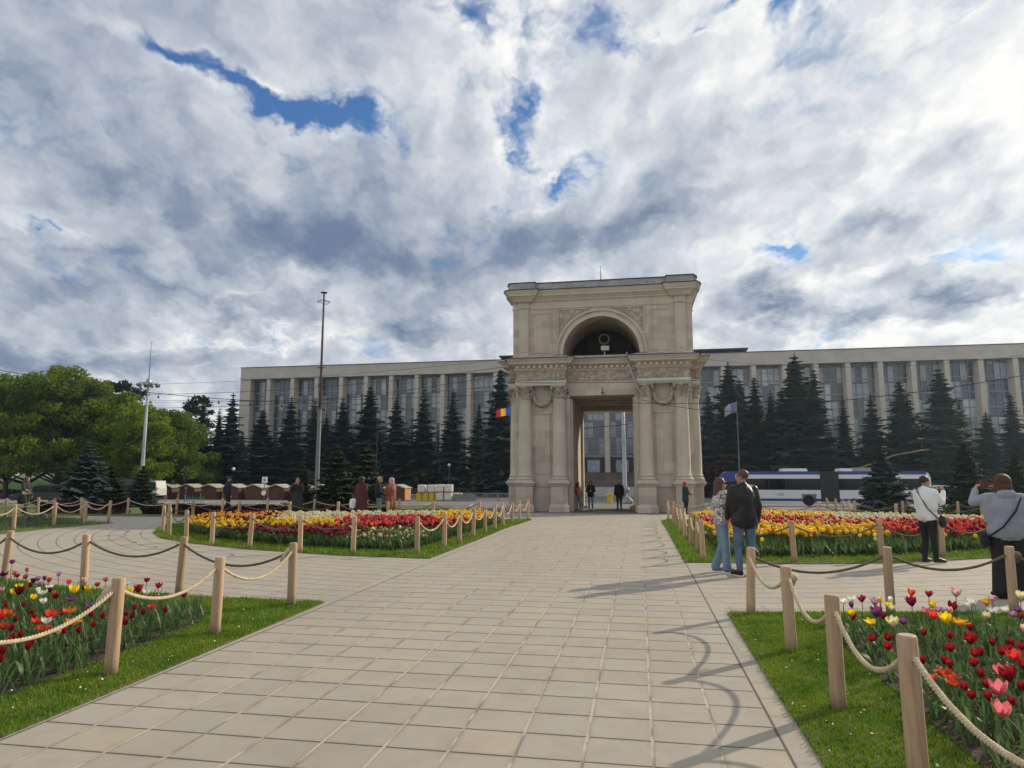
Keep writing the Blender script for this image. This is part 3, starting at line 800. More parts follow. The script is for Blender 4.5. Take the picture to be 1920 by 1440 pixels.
M_SHRUB = foliage_material('spring_shrub_leaves', (.075, .085, .020), (.17, .17, .045), trans=.3, vscale=.9)
M_BROWN = foliage_material('budding_twigs', (.075, .060, .042), (.12, .10, .055), trans=.2, vscale=.9)
M_BURG = foliage_material('burgundy_leaves', (.030, .010, .012), (.055, .020, .020), trans=.2, vscale=2)
M_HEDGE = foliage_material('clipped_hedge_leaves', (.020, .036, .012), (.035, .06, .018), trans=.15, vscale=1)
M_BARK = mat('bark', (.075, .055, .042), .95, var=.4, vscale=3, bump=.8, bscale=14, bdist=.05)

def quads(C, A, B):
    """quads centred at C with half-axes A, B"""
    n = len(C)
    V = np.stack([C - A - B, C + A - B, C + A + B, C - A + B], 1).reshape(-1, 3)
    return V, np.arange(4 * n).reshape(n, 4)
def unit(v): return v / np.maximum(np.linalg.norm(v, axis=-1, keepdims=True), 1e-9)
def spruce_mesh(name, h, r, levels, boughs, twigs, m, seed, droop=.30, skirt=.05):
    g = np.random.default_rng(seed); C, A, B = [], [], []
    for i in range(levels):
        t = (i + g.uniform(-.3, .3)) / levels
        t = min(max(t, 0), .985)
        z = h * (skirt + (1 - skirt) * t ** .93)
        L0 = r * (1 - t) ** .88 * (.90 + .28 * math.sin(i * 2.3 + seed)) + .02 * r
        nb = max(4, int(boughs * (.45 + .55 * (1 - t))))
        for k in range(nb):
            a = 2 * math.pi * (k + g.uniform(-.35, .35)) / nb + i * 1.3
            L = L0 * g.uniform(.66, 1.16); dirv = np.array([math.cos(a), math.sin(a), 0]); side = np.array([-math.sin(a), math.cos(a), 0])
            dr = droop * g.uniform(.6, 1.3)
            for q in range(twigs):
                s = (q + .5) / twigs
                zz = L * (.10 * s - dr * s * s + .12 * s ** 4)
                p = dirv * L * s + np.array([0, 0, z + zz])
                w = L * .42 * (1.15 - s) + .05 * r
                for sg in (-1, 1):
                    d = unit(dirv * .8 + side * sg * g.uniform(.5, 1.0) + np.array([0, 0, -.32 - .2 * g.random()]))
                    ln = w * g.uniform(.65, 1.2)
                    n_ = unit(np.cross(d, np.array([0, 0, 1.])) + g.normal(0, .25, 3))
                    C.append(p + d * ln * .5); A.append(d * ln * .55); B.append(n_ * (.24 * ln + .018 * r))
            C.append(dirv * L * .5 + np.array([0, 0, z - dr * .2 * L])); A.append(dirv * L * .5 + np.array([0, 0, -dr * .25 * L])); B.append(side * L * .045 + np.array([0, 0, .02 * r]))
    C.append(np.array([0, 0, h * .975])); A.append(np.array([0, 0, h * .03])); B.append(np.array([r * .02, 0, 0]))
    # dense dark inside: overlapping ragged skirts
    for i in range(levels):
        t = (i + .5) / levels; z = h * (skirt + (1 - skirt) * t ** .93); R = r * (1 - t) ** .88 * .62 + .01 * r
        for k in range(9):
            a = 2 * math.pi * (k + g.uniform(-.4, .4)) / 9; dirv = np.array([math.cos(a), math.sin(a), 0]); side = np.array([-math.sin(a), math.cos(a), 0])
            C.append(dirv * R * .55 + np.array([0, 0, z - .12 * R])); A.append(dirv * R * .5 + np.array([0, 0, -.30 * R])); B.append(side * R * .38)
    V, F = quads(np.array(C), np.array(A), np.array(B))
    return npmesh(name, V, F, [m])
def crown_mesh(name, blobs_, per, size, m, seed, flat_=.75):
    """leaves scattered through uneven clumps; blobs_ = (x, y, z, radius)"""
    g = np.random.default_rng(seed); Cs = []
    for (x, y, z, r) in blobs_:
        n = int(per * r * r)
        d = unit(g.normal(size=(n, 3))); rr = r * g.random(n) ** .33 * (1 + .16 * np.sin(d[:, 0] * 5 + x) * np.cos(d[:, 2] * 6 + y))
        p = d * rr[:, None]; p[:, 2] *= flat_
        Cs.append(p + np.array([x, y, z]))
    C = np.concatenate(Cs); n = len(C)
    a = unit(g.normal(size=(n, 3))); b_ = unit(np.cross(a, g.normal(size=(n, 3))))
    s = size * g.uniform(.55, 1.25, n)[:, None]
    V, F = quads(C, a * s, b_ * s * .55)
    return npmesh(name, V, F, [m])
def trunk_mesh(name, h, r, limbs=()):
    b = MB(); b.tube([(0, 0, -.3), (0, 0, .3), (.02 * h, 0, h * .5), (0, .01 * h, h)], [r * 1.35, r, r * .75, r * .25], 8)
    for (x, y, z) in limbs: b.tube([(0, 0, z * .45), (x * .4, y * .4, z * .72), (x, y, z)], [r * .45, r * .3, r * .08], 6)
    return b.mesh(name, M_BARK, True)
def tree(name, label, cat, loc, trunk, crown, s, rz, group, sz=None):
    t = thing(name, label, cat, loc, rz, group); t.scale = (s, s, sz or s)
    obj('trunk', trunk, t); obj('crown', crown, t); return t

SPR = [(spruce_mesh('spruce_crown', 10, w, 34, 16, 4, M_SPRUCE, sd), ) for sd, w in ((1, 2.15), (2, 1.95), (3, 2.6), (9, 2.35), (14, 1.85))]
SPT = trunk_mesh('spruce_trunk', 9.5, .16)
def spruce(px, top, Y, v, label, group, rz, wide=1.0):
    p = onground(px, Y); q = atY(px, top, Y); s = (q.z - p.z) / 10.0
    v = v if int(px) % 3 else 3 + int(px) % 2
    t = tree('spruce_tree', label, 'spruce', p, SPT, SPR[v][0], s * wide * 1.32, rz, group, s); t.rotation_euler = (rng.uniform(-.025, .025), rng.uniform(-.025, .025), rz)
left_row = [(375, 743, 118, 1, 1.0), (405, 765, 125, 0, 1.0), (428, 738, 116, 0, .95), (448, 806, 108, 1, .9), (490, 767, 114, 2, 1.0), (539, 744, 117, 0, .95), (585, 744, 120, 2, .9), (611, 776, 124, 0, 1), (640, 745, 117, 0, .95), (690, 722, 119, 1, .95),
            (745, 748, 116, 2, .85), (790, 728, 120, 0, .85), (844, 731, 117, 1, .95), (895, 755, 118, 1, .9), (941, 690, 110, 2, .75)]
lab = ['slim spruce with ragged top standing clear of the government building beyond the wooden huts', 'half-hidden spruce just behind the twin spruces beside the building corner', 'tall dark spruce next to the left corner of the government building', 'small pointed spruce at the foot of the building corner pier',
       'broad low spruce in front of the first curtained bays of the building', 'spruce with drooping boughs before the third fin of the building', 'wide spruce directly behind the tall bare pole', 'half-hidden spruce to the right of the tall bare pole', 'spruce second to the right of the tall bare pole',
       'spruce reaching highest between the tall bare pole and the thin pole', 'wide spruce just right of the thin pole', 'tall spruce above the first round shrub on the lawn', 'spruce above the lawn lamp beside the white tanks', 'narrow spruce left of the red, yellow and blue flag', 'very tall dark spruce partly hidden behind the left side of the arch']
for i, ((px, top, Y, v, w), l) in enumerate(zip(left_row, lab)): spruce(px, top, Y, v, l, 'spruces before the left wing', i * 1.9, w)
right_row = [(1333, 733, 113, 0, .9), (1368, 680, 117, 1, .95), (1392, 708, 122, 0, .9), (1421, 703, 116, 1, .9), (1452, 733, 121, 2, .9), (1476, 728, 116, 0, .9), (1500, 662, 113, 1, 1.0), (1533, 690, 110, 2, 1.05), (1586, 748, 116, 1, .85), (1640, 738, 115, 0, .9), (1706, 712, 118, 2, .9), (1776, 686, 113, 0, 1.0), (1808, 752, 120, 0, .9), (1856, 772, 112, 2, .9), (1906, 735, 115, 1, .95), (1955, 742, 118, 0, 1)]
lab = ['bushy spruce against the right flank of the arch', 'tall spruce with a thin spire left of the white flag', 'shorter spruce tucked just right of the spire behind the white flag', 'pointed spruce just right of the white flag', 'hidden spruce filling the gap left of the tallest spruce', 'blunt spruce at the left shoulder of the tallest spruce',
       'tallest spruce of the right wing, its spire reaching the roof band', 'massive wide spruce leaning on the right of the tallest spruce', 'small narrow spruce before a pale fin above the bus bellows', 'neat conical spruce above the rear half of the bus', 'broad spruce above the roof end of the bus', 'very tall spruce behind the white globe lamp', 'low spruce between two tall ones above the person in white', 'short blunt spruce above the small blue spruce on the right', 'tall spruce at the right edge above the person in grey', 'spruce cut by the right edge of the view']
for i, ((px, top, Y, v, w), l) in enumerate(zip(right_row, lab)): spruce(px, top, Y, v, l, 'spruces before the right wing', i * 2.3 + .7, w)

BL = spruce_mesh('blue_spruce_crown', 4, 1.75, 30, 17, 6, M_BLUE, 5, droop=.16, skirt=.01)
GR = spruce_mesh('green_spruce_crown', 4, 1.7, 30, 17, 6, M_GREENSPRUCE, 6, droop=.18, skirt=.01)
BT = trunk_mesh('young_spruce_trunk', 3.8, .07)
for i, (px, top, Y, me, w, l) in enumerate([
    (163, 828, 38, BL, 1.0, 'large blue-grey spruce on the lawn beyond the left rope fence'), (207, 872, 40, GR, 1.25, 'low dark green spruce beside the large blue-grey one'), (268, 872, 40, GR, .95, 'dark young spruce at the foot of the floodlight mast'),
    (566, 862, 46, GR, .75, 'small spruce behind the person in the long dark coat taking a photo'), (632, 832, 46, GR, .95, 'wide young spruce just right of the tall bare pole'), (684, 826, 49, GR, .95, 'young spruce behind the person in maroon and black'),
    (1655, 842, 48, BL, 1.05, 'dark young spruce in front of the rear half of the bus'), (1812, 828, 50, GR, .8, 'slim young spruce right of the silver car'), (1905, 850, 52, GR, .8, 'young spruce behind the person in the grey jacket')]):
    p = onground(px, Y); q = atY(px, top, Y); s = (q.z - p.z) / 4.0
    tree('young_spruce', l, 'spruce', p, BT, me, s * w, i * 1.1, 'young spruces round the square', s)

def clumps(seed, R, H, n, base):
    g = random.Random(seed); out = []
    for k in range(n):
        a = g.uniform(0, 6.28); t = g.random(); rr = R * math.sqrt(g.random()) * (1 - .45 * t)
        out.append((rr * math.cos(a), rr * math.sin(a), base + H * t, R * g.uniform(.12, .27)))
    return out
def decid(seed, R, H, n, base, m, per=120, size=.155):
    cl = clumps(seed, R, H, n, base); limbs = [c[:3] for c in cl[::3]]
    return crown_mesh('crown', cl, per, size, m, seed), trunk_mesh('trunk', base + H * .7, .3, limbs)
DEC = [decid(21, 6.4, 11.5, 100, 3.4, M_LEAF), decid(22, 6.0, 10.0, 90, 3.2, M_LEAF), decid(23, 6.6, 9.6, 90, 3.0, M_LEAFD), decid(24, 4.2, 6.0, 16, 7.5, M_PINE, 110, .22)]
for i, (px, Y, v, s, l) in enumerate([
    (108, 88, 0, 1.28, 'tall lime green tree with a loose two-headed top left of the floodlight mast'), (12, 84, 0, 1.16, 'bright green tree at the left edge of the view'), (55, 98, 2, 1.38, 'darker green tree filling the gap between the two tall lime green ones'),
    (190, 92, 1, 1.2, 'lime green tree behind the large blue-grey spruce'), (238, 100, 1, 1.15, 'round green tree directly behind the floodlight mast'), (300, 96, 2, 1.05, 'dark green tree right of the floodlight mast'), (338, 104, 2, .95, 'low dark green tree at the end of the leafy row next to the slim spruce'),
    (150, 104, 2, 1.35, 'dark broad tree in the shade behind the leafy row'), (262, 88, 1, .92, 'light green tree hanging low behind the green tank truck'),
    (186, 122, 3, 1.55, 'dark pine head rising above the leafy row'), (222, 128, 3, 1.5, 'lower dark pine top beside the pine head over the leafy row'), (352, 122, 3, 1.28, 'dark pine at the end of the leafy row'), (-70, 92, 0, 1.1, 'green tree cut by the left edge')]):
    tree('pine_tree' if v == 3 else 'leafy_tree', l, 'tree', onground(px, Y), DEC[v][1], DEC[v][0], s, i * 2.1, 'trees on the left side of the square')
SH = crown_mesh('crown', clumps(31, 2.2, 1.5, 18, 1.6), 260, .13, M_SHRUB, 31); SB = crown_mesh('crown', clumps(32, 2.0, 1.5, 16, 1.5), 110, .11, M_BROWN, 32)
STK = trunk_mesh('trunk', 1.6, .09, [c[:3] for c in clumps(31, 2.0, 1.4, 9, 1.6)])
for i, (px, Y, me, s, l) in enumerate([
    (790, 116, SH, 1.1, 'round yellow-green shrub on the lawn above the white tanks'), (852, 117, SB, 1.0, 'bare brownish shrub behind the lawn lamp'), (912, 115, SH, 1.2, 'yellow-tipped shrub close to the left side of the arch'), (945, 113, SB, 1.1, 'brown twiggy shrub half hidden by the arch'),
    (1403, 116, SH, 1.15, 'yellow-green shrub behind the front end of the bus'), (1512, 117, SH, .95, 'yellow-green shrub over the middle of the bus roof'), (1592, 116, SH, 1.1, 'yellow-green shrub over the bus bellows'), (1695, 116, SH, 1.05, 'yellow-green shrub behind the trolley poles'), (1778, 113, SH, 1.5, 'large yellow-green shrub under the white globe lamp'), (1835, 117, SB, 1.2, 'brownish shrub right of the white globe lamp'), (1925, 112, SH, 1.1, 'yellow-green shrub at the right edge'),
    (318, 100, SH, 1.0, 'olive shrub behind the first wooden hut'), (405, 108, SB, 1.2, 'brown shrub behind the wooden huts'), (590, 108, SB, 1.3, 'orange-brown shrub right of the tall bare pole')]):
    tree('shrub', l, 'shrub', onground(px, Y), STK, me, s, i * 1.7, 'shrubs on the building lawn')
tree('burgundy_tree', 'low burgundy tree against the right flank of the arch', 'tree', onground(1348, 108), STK, crown_mesh('crown', clumps(33, 2.6, 2.0, 20, 1.3), 230, .16, M_BURG, 33), 1.6, 0, None)
def hedge(label, x0, x1, y0, y1, h, m, per=420, size=.06, name='hedge'):
    g = np.random.default_rng(int(abs(x0) * 7 + y0)); A_ = (x1 - x0) * (y1 - y0); n = int(per * A_)
    C = np.stack([g.uniform(x0, x1, n), g.uniform(y0, y1, n), h * g.random(n) ** .5], 1)
    C[:, 2] *= .88 + .12 * np.sin(C[:, 0] * 1.7) ; C[:, 2] += np.array([gz(y) for y in C[:, 1]])
    a = unit(g.normal(size=(n, 3))); b_ = unit(np.cross(a, g.normal(size=(n, 3))))
    s = size * g.uniform(.6, 1.3, n)[:, None]
    V, F = quads(C, a * s, b_ * s * .6)
    o = tag(obj(name, npmesh(name, V, F, [m])), label, 'hedge')
    c = MB().box(x0 + .1, x1 - .1, y0 + .1, y1 - .1, gz(y0) - .1, gz(y1) + h * .72); c.build('stems', M_BARK, o)
hedge('low burgundy hedge behind the rope fence on the left', -23.5, -11.2, 29.3, 30.3, .48, M_BURG, 800, .06)
hedge('dark burgundy clump around the left posts near the parked dark car', -29, -24.6, 29.0, 30.2, .55, M_BURG, 700, .06)
hedge('long dark green hedge under the trees at the left', -110, -66, 86, 88, 1.3, M_HEDGE, 110, .16)
hedge('dark hedge along the lawn edge left of the arch', -60, -24.5, 113.2, 115, 1.0, M_HEDGE, 60, .16)
hedge('dark hedge along the lawn edge right of the arch', 19.5, 75, 113.2, 115, 1.0, M_HEDGE, 60, .16)
hedge('low dark green hedge behind the right rope fence', 10.5, 24, 33.6, 34.6, .4, M_HEDGE, 500, .06)
# ------------------------------------------------------------------ rope fences
def wood_material():
    m, nt, b = newmat('turned_pine')
    tcn = nt.nodes.new('ShaderNodeTexCoord'); P = tcn.outputs['Object']
    oi = nt.nodes.new('ShaderNodeObjectInfo'); r = X(nt, oi.outputs['Random'])
    q = vmath(nt, 'ADD', vmath(nt, 'MULTIPLY', P, (22, 22, 1.6)), combine(nt, r * 31.0, r * 17.0, r * 53.0))
    g = noise(nt, q, 2.2, 5, .6, dist=.6)
    col = ramp(nt, g, [(.22, (.20, .125, .075)), (.36, (.36, .235, .14)), (.55, (.44, .30, .185)), (.8, (.52, .375, .245))])
    s = nt.nodes.new('ShaderNodeSeparateXYZ'); nt.links.new(P, s.inputs[0])
    low = noise(nt, P, 9, 4, .6)
    col = mixc(nt, (X(nt, s.outputs[2]) * -9.0 + 1.1 + low * .6).clamp() * .55, col, (.13, .10, .06))   # darker brown towards the foot
    hs = nt.nodes.new('ShaderNodeHueSaturation'); nt.links.new(col, hs.inputs['Color']); nlink(nt, r * .35 + .82, hs.inputs['Value'])
    nt.links.new(hs.outputs[0], b.inputs['Base Color']); b.inputs['Roughness'].default_value = .7
    bn = nt.nodes.new('ShaderNodeBump'); bn.inputs['Strength'].default_value = .3; bn.inputs['Distance'].default_value = .004
    nlink(nt, g, bn.inputs['Height']); nt.links.new(bn.outputs[0], b.inputs['Normal'])
    return m
M_WOOD = wood_material()
M_ROPE = mat('jute_rope', (.46, .36, .23), .9, c2=(.60, .49, .34), vscale=30, bump=.6, bscale=220, bdist=.002)
M_ROPEB = mat('brown_rope', (.125, .088, .058), .9, c2=(.19, .14, .095), vscale=30, bump=.6, bscale=220, bdist=.002)
pm = MB(); pr = [(.054, -.12), (.055, .1), (.054, .5), (.053, .795), (.049, .808), (.040, .813)]
pm.lathe(pr, 14); POST = pm.mesh('rope_post', M_WOOD); POST.polygons.foreach_set('use_smooth', [i < 14 * 3 for i in range(len(POST.polygons))])
def rope_path(a, b, sag, n):
    return [a.lerp(b, i / n) - Vector((0, 0, sag * 4 * (i / n) * (1 - i / n))) for i in range(n + 1)]
def rope_mesh(a, b, sag, near, m, r=.0155):
    L = (b - a).length
    mb = MB(); o = (a + b) / 2
    if near:
        n = max(24, int(L / .009)); pts = rope_path(a - o, b - o, sag, n); d = (b - a).normalized()
        sd = d.cross(Vector((0, 0, 1))).normalized()
        for k in range(3):
            q = []
            for i, p in enumerate(pts):
                t = (pts[min(i + 1, n)] - pts[max(i - 1, 0)]).normalized(); up = sd.cross(t)
                an = 2 * math.pi * (i * L / n / .085 + k / 3)
                q.append(p + (sd * math.cos(an) + up * math.sin(an)) * r * .55)
            mb.tube(q, r * .62, 5)
    else: mb.tube(rope_path(a - o, b - o, sag, 14), r * 1.05, 6)
    return mb.mesh('rope', m, True), o
def post_row(pts, where, m, near, group, plabel='pale wooden post', rlabel=None, closed=False, skip_first=False, knots=(), sag=.21, start='start'):
    rlabel = rlabel or ('pale jute rope' if m is M_ROPE else 'dark brown rope')
    P = [Vector((x, y, gz(y))) for x, y in pts]; n = len(P)
    for i, p in enumerate(P):
        if i == 0 and skip_first: continue
        o = tag(obj('rope_post', POST, None, p), f'{plabel}, {ordinal(i)} from {start} {where}', 'post', group)
        o.rotation_euler = (rng.uniform(-.035, .035), rng.uniform(-.035, .035), rng.uniform(0, 6.28))
        if i in knots:
            k = MB(); k.ell((0, 0, .70), (.085, .05, .055), 10, 7); k.ell((.03, .03, .665), (.05, .045, .06), 8, 6)
            for e in range(3): k.tube([(-.02 + .02 * e, .05, .70), (-.01 + .03 * e, .10, .63), (.0 + .03 * e, .11, .57)], .008, 5)
            kk = k.build('rope_knot', M_ROPEB if m is M_ROPEB else M_ROPE, o, True)
            kk.rotation_euler = (0, 0, knots[i] - o.rotation_euler.z); d_ = Vector((math.cos(knots[i]), math.sin(knots[i]), 0)) * .06
            kk.matrix_parent_inverse = Matrix.Identity(4); kk.location = Matrix.Rotation(-o.rotation_euler.z, 3, 'Z') @ d_
    for i in range(n - (0 if closed else 1)):
        a, b = P[i].copy(), P[(i + 1) % n].copy(); d = (b - a); d.z = 0; d.normalize()
        up = Vector((0, 0, .70)); a += up + d * .05; b += up - d * .05
        me, o = rope_mesh(a, b, sag * rng.uniform(.8, 1.2), near, m)
        tag(obj('rope', me, None, o), f'{rlabel}, {ordinal(i)} span from {start} {where}', 'rope', group.replace('posts', 'ropes'))
A2 = lambda *q: [(at(*p).x, at(*p).y) for p in q]
post_row([(-4.5, 8.53), (-4.51, 6.9), (-4.45, 5.35), (-4.47, 3.72), (-4.5, 2.1)], 'beside the walk, near left bed', M_ROPE, True, 'posts of the near left bed', knots={0: 2.6, 2: 2.9}, start='the walk corner')
post_row([(-4.5, 8.53), (-6.52, 9.05), (-8.22, 9.2), (-10.0, 9.55), (-11.9, 10.6)], 'along the near left bed back', M_ROPEB, True, 'posts of the near left bed', skip_first=True, start='the walk corner')
post_row([(1.30, 9.0), (1.40, 7.21), (1.38, 5.55), (1.45, 4.28), (1.5, 2.6)], 'beside the walk, near right bed', M_ROPE, True, 'posts of the near right bed', knots={1: .6}, start='the walk corner')
post_row([(1.30, 9.0), (3.0, 9.38), (4.52, 9.72), (6.15, 10.35), (8.0, 11.4)], 'along the near right bed back', M_ROPEB, True, 'posts of the near right bed', skip_first=True, knots={2: .1}, start='the walk corner')
post_row([(-4.77, 14.52), (-6.15, 14.3), (-7.44, 14.4), (-9.0, 14.95), (-10.28, 15.4), (-11.48, 16.1), (-12.84, 17.26), (-14.05, 18.57)], 'along the far left bed front', M_ROPEB, False, 'posts of the far left bed', start='the walk corner')
post_row([(-4.77, 14.52), (-4.49, 15.66), (-4.45, 16.9), (-4.47, 18.4), (-4.45, 19.8), (-4.48, 21.3), (-4.55, 23.0), (-4.58, 24.8), (-4.6, 26.6), (-4.56, 28.35)], 'beside the walk, far left bed', M_ROPE, False, 'posts of the far left bed', skip_first=True, start='the walk corner', sag=.26)
post_row([(-14.05, 18.57), (-15.1, 20.2), (-15.4, 21.9), (-13.9, 22.3), (-12.1, 22.5), (-10.4, 22.8), (-8.9, 23.7), (-7.5, 24.6), (-6.1, 26.0), (-4.56, 28.35)][:-1], 'along the far left bed back', M_ROPEB, False, 'posts of the far left bed', plabel='shaded wooden post', skip_first=True, start='the left end')
post_row([(1.22, 14.45), (1.22, 15.8), (1.19, 17.3), (1.18, 19.3), (1.18, 21.2), (1.15, 22.9), (1.18, 25.2), (1.25, 27.6), (1.15, 29.4)], 'beside the walk, far right bed', M_ROPE, False, 'posts of the far right bed', plabel='shaded wooden post', start='the walk corner', sag=.26)
post_row([(1.22, 14.45), (2.95, 14.48), (4.8, 15.3), (6.22, 16.05), (7.85, 17.2), (9.7, 18.3), (11.3, 19.8), (12.4, 21.6)], 'along the far right bed front', M_ROPEB, False, 'posts of the far right bed', plabel='plain wooden post', skip_first=True, start='the walk corner')
post_row([(1.15, 29.4), (2.9, 28.9), (4.4, 28.2), (6.5, 27.3), (8.7, 26.0), (10.9, 24.8), (12.7, 23.4)], 'along the far right bed back', M_ROPEB, False, 'posts of the far right bed', plabel='small wooden post', skip_first=True, start='the walk')
post_row([(-19.05, 17.4), (-19.3, 18.6), (-19.2, 20.0), (-19.2, 21.3), (-18.95, 22.1)][::-1] + [(-19.6, 16.2)], 'along the outer left bed front', M_ROPE, False, 'posts of the outer left bed', start='the right tip')
post_row([(-18.95, 22.1), (-21.4, 23.6), (-23.9, 24.8), (-26.0, 24.6), (-28.5, 24.3)], 'along the outer left bed back', M_ROPE, False, 'posts of the outer left bed', skip_first=True, start='the right tip')
post_row([(-32.5, 27.8), (-30, 27.7), (-27.4, 27.6), (-25.1, 27.6), (-22.7, 27.6), (-20.4, 27.8), (-18.2, 27.9), (-16.1, 28.0), (-14.1, 28.4), (-12.2, 28.9), (-10.6, 29.6)], 'in the fence before the burgundy hedge', M_ROPE, False, 'posts of the outer left fence', start='the left')
post_row([(9.0, 31.6), (11.0, 32.0), (13.2, 32.2), (15.5, 32.0), (18, 31.6)], 'in the fence beside the bus spruce', M_ROPEB, False, 'posts of the outer right fence', plabel='greyish wooden post', start='the left end')
post_row([(9.0, 31.6), (9.3, 33.6), (9.7, 36.0), (10.1, 38.8), (10.6, 42.4)], 'in the fence towards the bus', M_ROPE, False, 'posts of the outer right fence', plabel='greyish wooden post', skip_first=True, start='the near end')

# ------------------------------------------------------------------ tulips
PET = {'red': (.30, .010, .018), 'crimson': (.28, .012, .045), 'darkred': (.14, .006, .012), 'pinkred': (.74, .060, .052), 'pink': (.66, .17, .20), 'palepink': (.70, .42, .40), 'orange': (.70, .17, .02),
       'redorange': (.58, .07, .025), 'yellow': (.88, .62, .018), 'cream': (.72, .64, .36), 'white': (.74, .74, .64), 'purple': (.22, .06, .20), 'dkpurple': (.06, .012, .05), 'lilac': (.42, .22, .38), 'gold': (.82, .38, .015)}
def petal_mat(n, c):
    m, nt, b = newmat(n + '_petals')
    tcn = nt.nodes.new('ShaderNodeTexCoord'); P = tcn.outputs['Object']
    s = nt.nodes.new('ShaderNodeSeparateXYZ'); nt.links.new(P, s.inputs[0])
    st = noise(nt, vmath(nt, 'MULTIPLY', P, (60, 60, 6)), 1.5, 3, .6)
    col = mixc(nt, st.step(.35, .75) * .45, c, tuple(min(1, q * 1.35 + .01) for q in c))
    oi = nt.nodes.new('ShaderNodeObjectInfo'); hs = nt.nodes.new('ShaderNodeHueSaturation')
    nt.links.new(col, hs.inputs['Color']); nlink(nt, X(nt, oi.outputs['Random']) * .4 + .8, hs.inputs['Value'])
    b.inputs['Roughness'].default_value = .5; b.inputs['Specular IOR Level'].default_value = .3
    t = nt.nodes.new('ShaderNodeBsdfTranslucent'); mx = nt.nodes.new('ShaderNodeMixShader'); mx.inputs[0].default_value = .5
    nt.links.new(hs.outputs[0], b.inputs['Base Color']); nt.links.new(hs.outputs[0], t.inputs[0])
    nt.links.new(b.outputs[0], mx.inputs[1]); nt.links.new(t.outputs[0], mx.inputs[2]); nt.links.new(mx.outputs[0], nt.nodes['Material Output'].inputs[0])
    return m
PM = {k: petal_mat(k, c) for k, c in PET.items()}
M_STEM = mat('tulip_stem', (.07, .13, .035), .6, trans=.15)
M_TLEAF = mat('tulip_leaf', (.072, .145, .040), .5, c2=(.12, .20, .07), vscale=9, trans=.42, rnd=.15, spec=.4)
def petal(mb, a, h, r, spread, w, curl, ruff=0.0, g=None, k0=0.0):
    """one petal: wraps the cup, bulging at a third of its height"""
    n, mm = 6, 4; ca, sa = math.cos(a), math.sin(a); o = len(mb.v)
    for i in range(n + 1):
        t = i / n
        rr = r * (math.sin(min(1, t * 1.5 + .12) * math.pi / 2) * (1 - .28 * t * (1 - spread)) + spread * .75 * t * t) + k0
        ww = w * (math.sin(math.pi * min(.98, t * .80 + .12)) ** .75); z = h * t - curl * t * t * t * h * .25
        for j in range(mm + 1):
            e = (j / mm - .5) * 2; an = e * ww / max(rr, .008) * .55
            rad_ = rr * (1 - .06 * (1 - e * e)) ; jit = (g.uniform(-ruff, ruff) * t if g else 0)
            b_ = a + min(max(an, -1.1), 1.1)
            mb.v.append((math.cos(b_) * (rad_ + jit), math.sin(b_) * (rad_ + jit), z + jit * .8 - abs(e) * h * .10 * t))
    for i in range(n):
        for j in range(mm):
            q = o + i * (mm + 1) + j; mb.f.append((q, q + 1, q + mm + 2, q + mm + 1)); mb.m.append(0)
def bloom_mesh(kind, m):
    mb = MB(); g = random.Random(hash(kind) % 97 if False else len(kind) * 13)
    H, R_ = {'egg': (.062, .024), 'cup': (.058, .030), 'open': (.058, .034), 'lily': (.070, .026), 'parrot': (.062, .036), 'big': (.078, .034)}[kind]
    spread = {'egg': .05, 'cup': .25, 'open': .9, 'lily': .75, 'parrot': .8, 'big': .5}[kind]
    rf = .012 if kind == 'parrot' else 0
    for k in range(3): petal(mb, 2 * math.pi * k / 3 + .5, H * .97, R_ * .90, spread * .75, R_ * 1.25, .2, rf, g)
    for k in range(3): petal(mb, 2 * math.pi * k / 3 + .5 + math.pi / 3, H, R_, spread, R_ * 1.2, 1.0 if kind in ('open', 'lily') else .3, rf, g, .001)
    if kind == 'parrot':
        for k in range(4): petal(mb, k * 1.57 + .2, H * .8, R_ * 1.15, 1.2, R_, 1.4, rf, g)
    return mb.mesh('bloom', m, True)
BLOOM = {}
def bloom(kind, c):
    if (kind, c) not in BLOOM: BLOOM[kind, c] = bloom_mesh(kind, PM[c])
    return BLOOM[kind, c]
def stem_mesh(h):
    return MB().tube([(0, 0, -.02), (.006, .003, h * .4), (-.003, .004, h * .8), (0, 0, h)], [.0048, .0045, .004, .004], 6).mesh('stem', M_STEM, True)
def leaf_mesh(L, w, bend, seed):
    g = random.Random(seed); mb = MB(); n = 7
    for i in range(n + 1):
        t = i / n; x = .012 + bend * L * t * t * .75; z = L * (t - bend * .42 * t * t * t); ww = w * (math.sin(math.pi * (t * .88 + .12)) ** .8) if i < n else .0015
        tw = .5 * t
        for e in (-1, 0, 1): mb.v.append((x - abs(e) * -.006 + abs(e) * ww * .25, e * ww, z + abs(e) * ww * .25))
    for i in range(n):
        for j in range(2): q = i * 3 + j; mb.f.append((q, q + 1, q + 4, q + 3)); mb.m.append(0)
    return mb.mesh('leaf', M_TLEAF, True)
LEAFS = [leaf_mesh(.20, .020, .6, 1), leaf_mesh(.17, .026, .9, 2), leaf_mesh(.24, .018, .35, 3)]
STEMS = {h: stem_mesh(h / 100) for h in (20, 24, 28, 32, 36, 40, 46, 52, 58)}
def inside(p, poly):
    c = False; x, y = p[0], p[1]
    for (ax, ay), (bx, by) in zip(poly, poly[1:] + poly[:1]):
        if (ay > y) != (by > y) and x < (bx - ax) * (y - ay) / (by - ay) + ax: c = not c
    return c
CNAME = {'red': 'deep red', 'crimson': 'crimson', 'darkred': 'very dark red', 'pinkred': 'coral red', 'pink': 'salmon pink', 'palepink': 'pale pink', 'orange': 'orange', 'redorange': 'red-orange', 'yellow': 'yellow', 'cream': 'cream', 'white': 'white', 'purple': 'purple', 'dkpurple': 'blackish purple', 'lilac': 'lilac', 'gold': 'golden'}
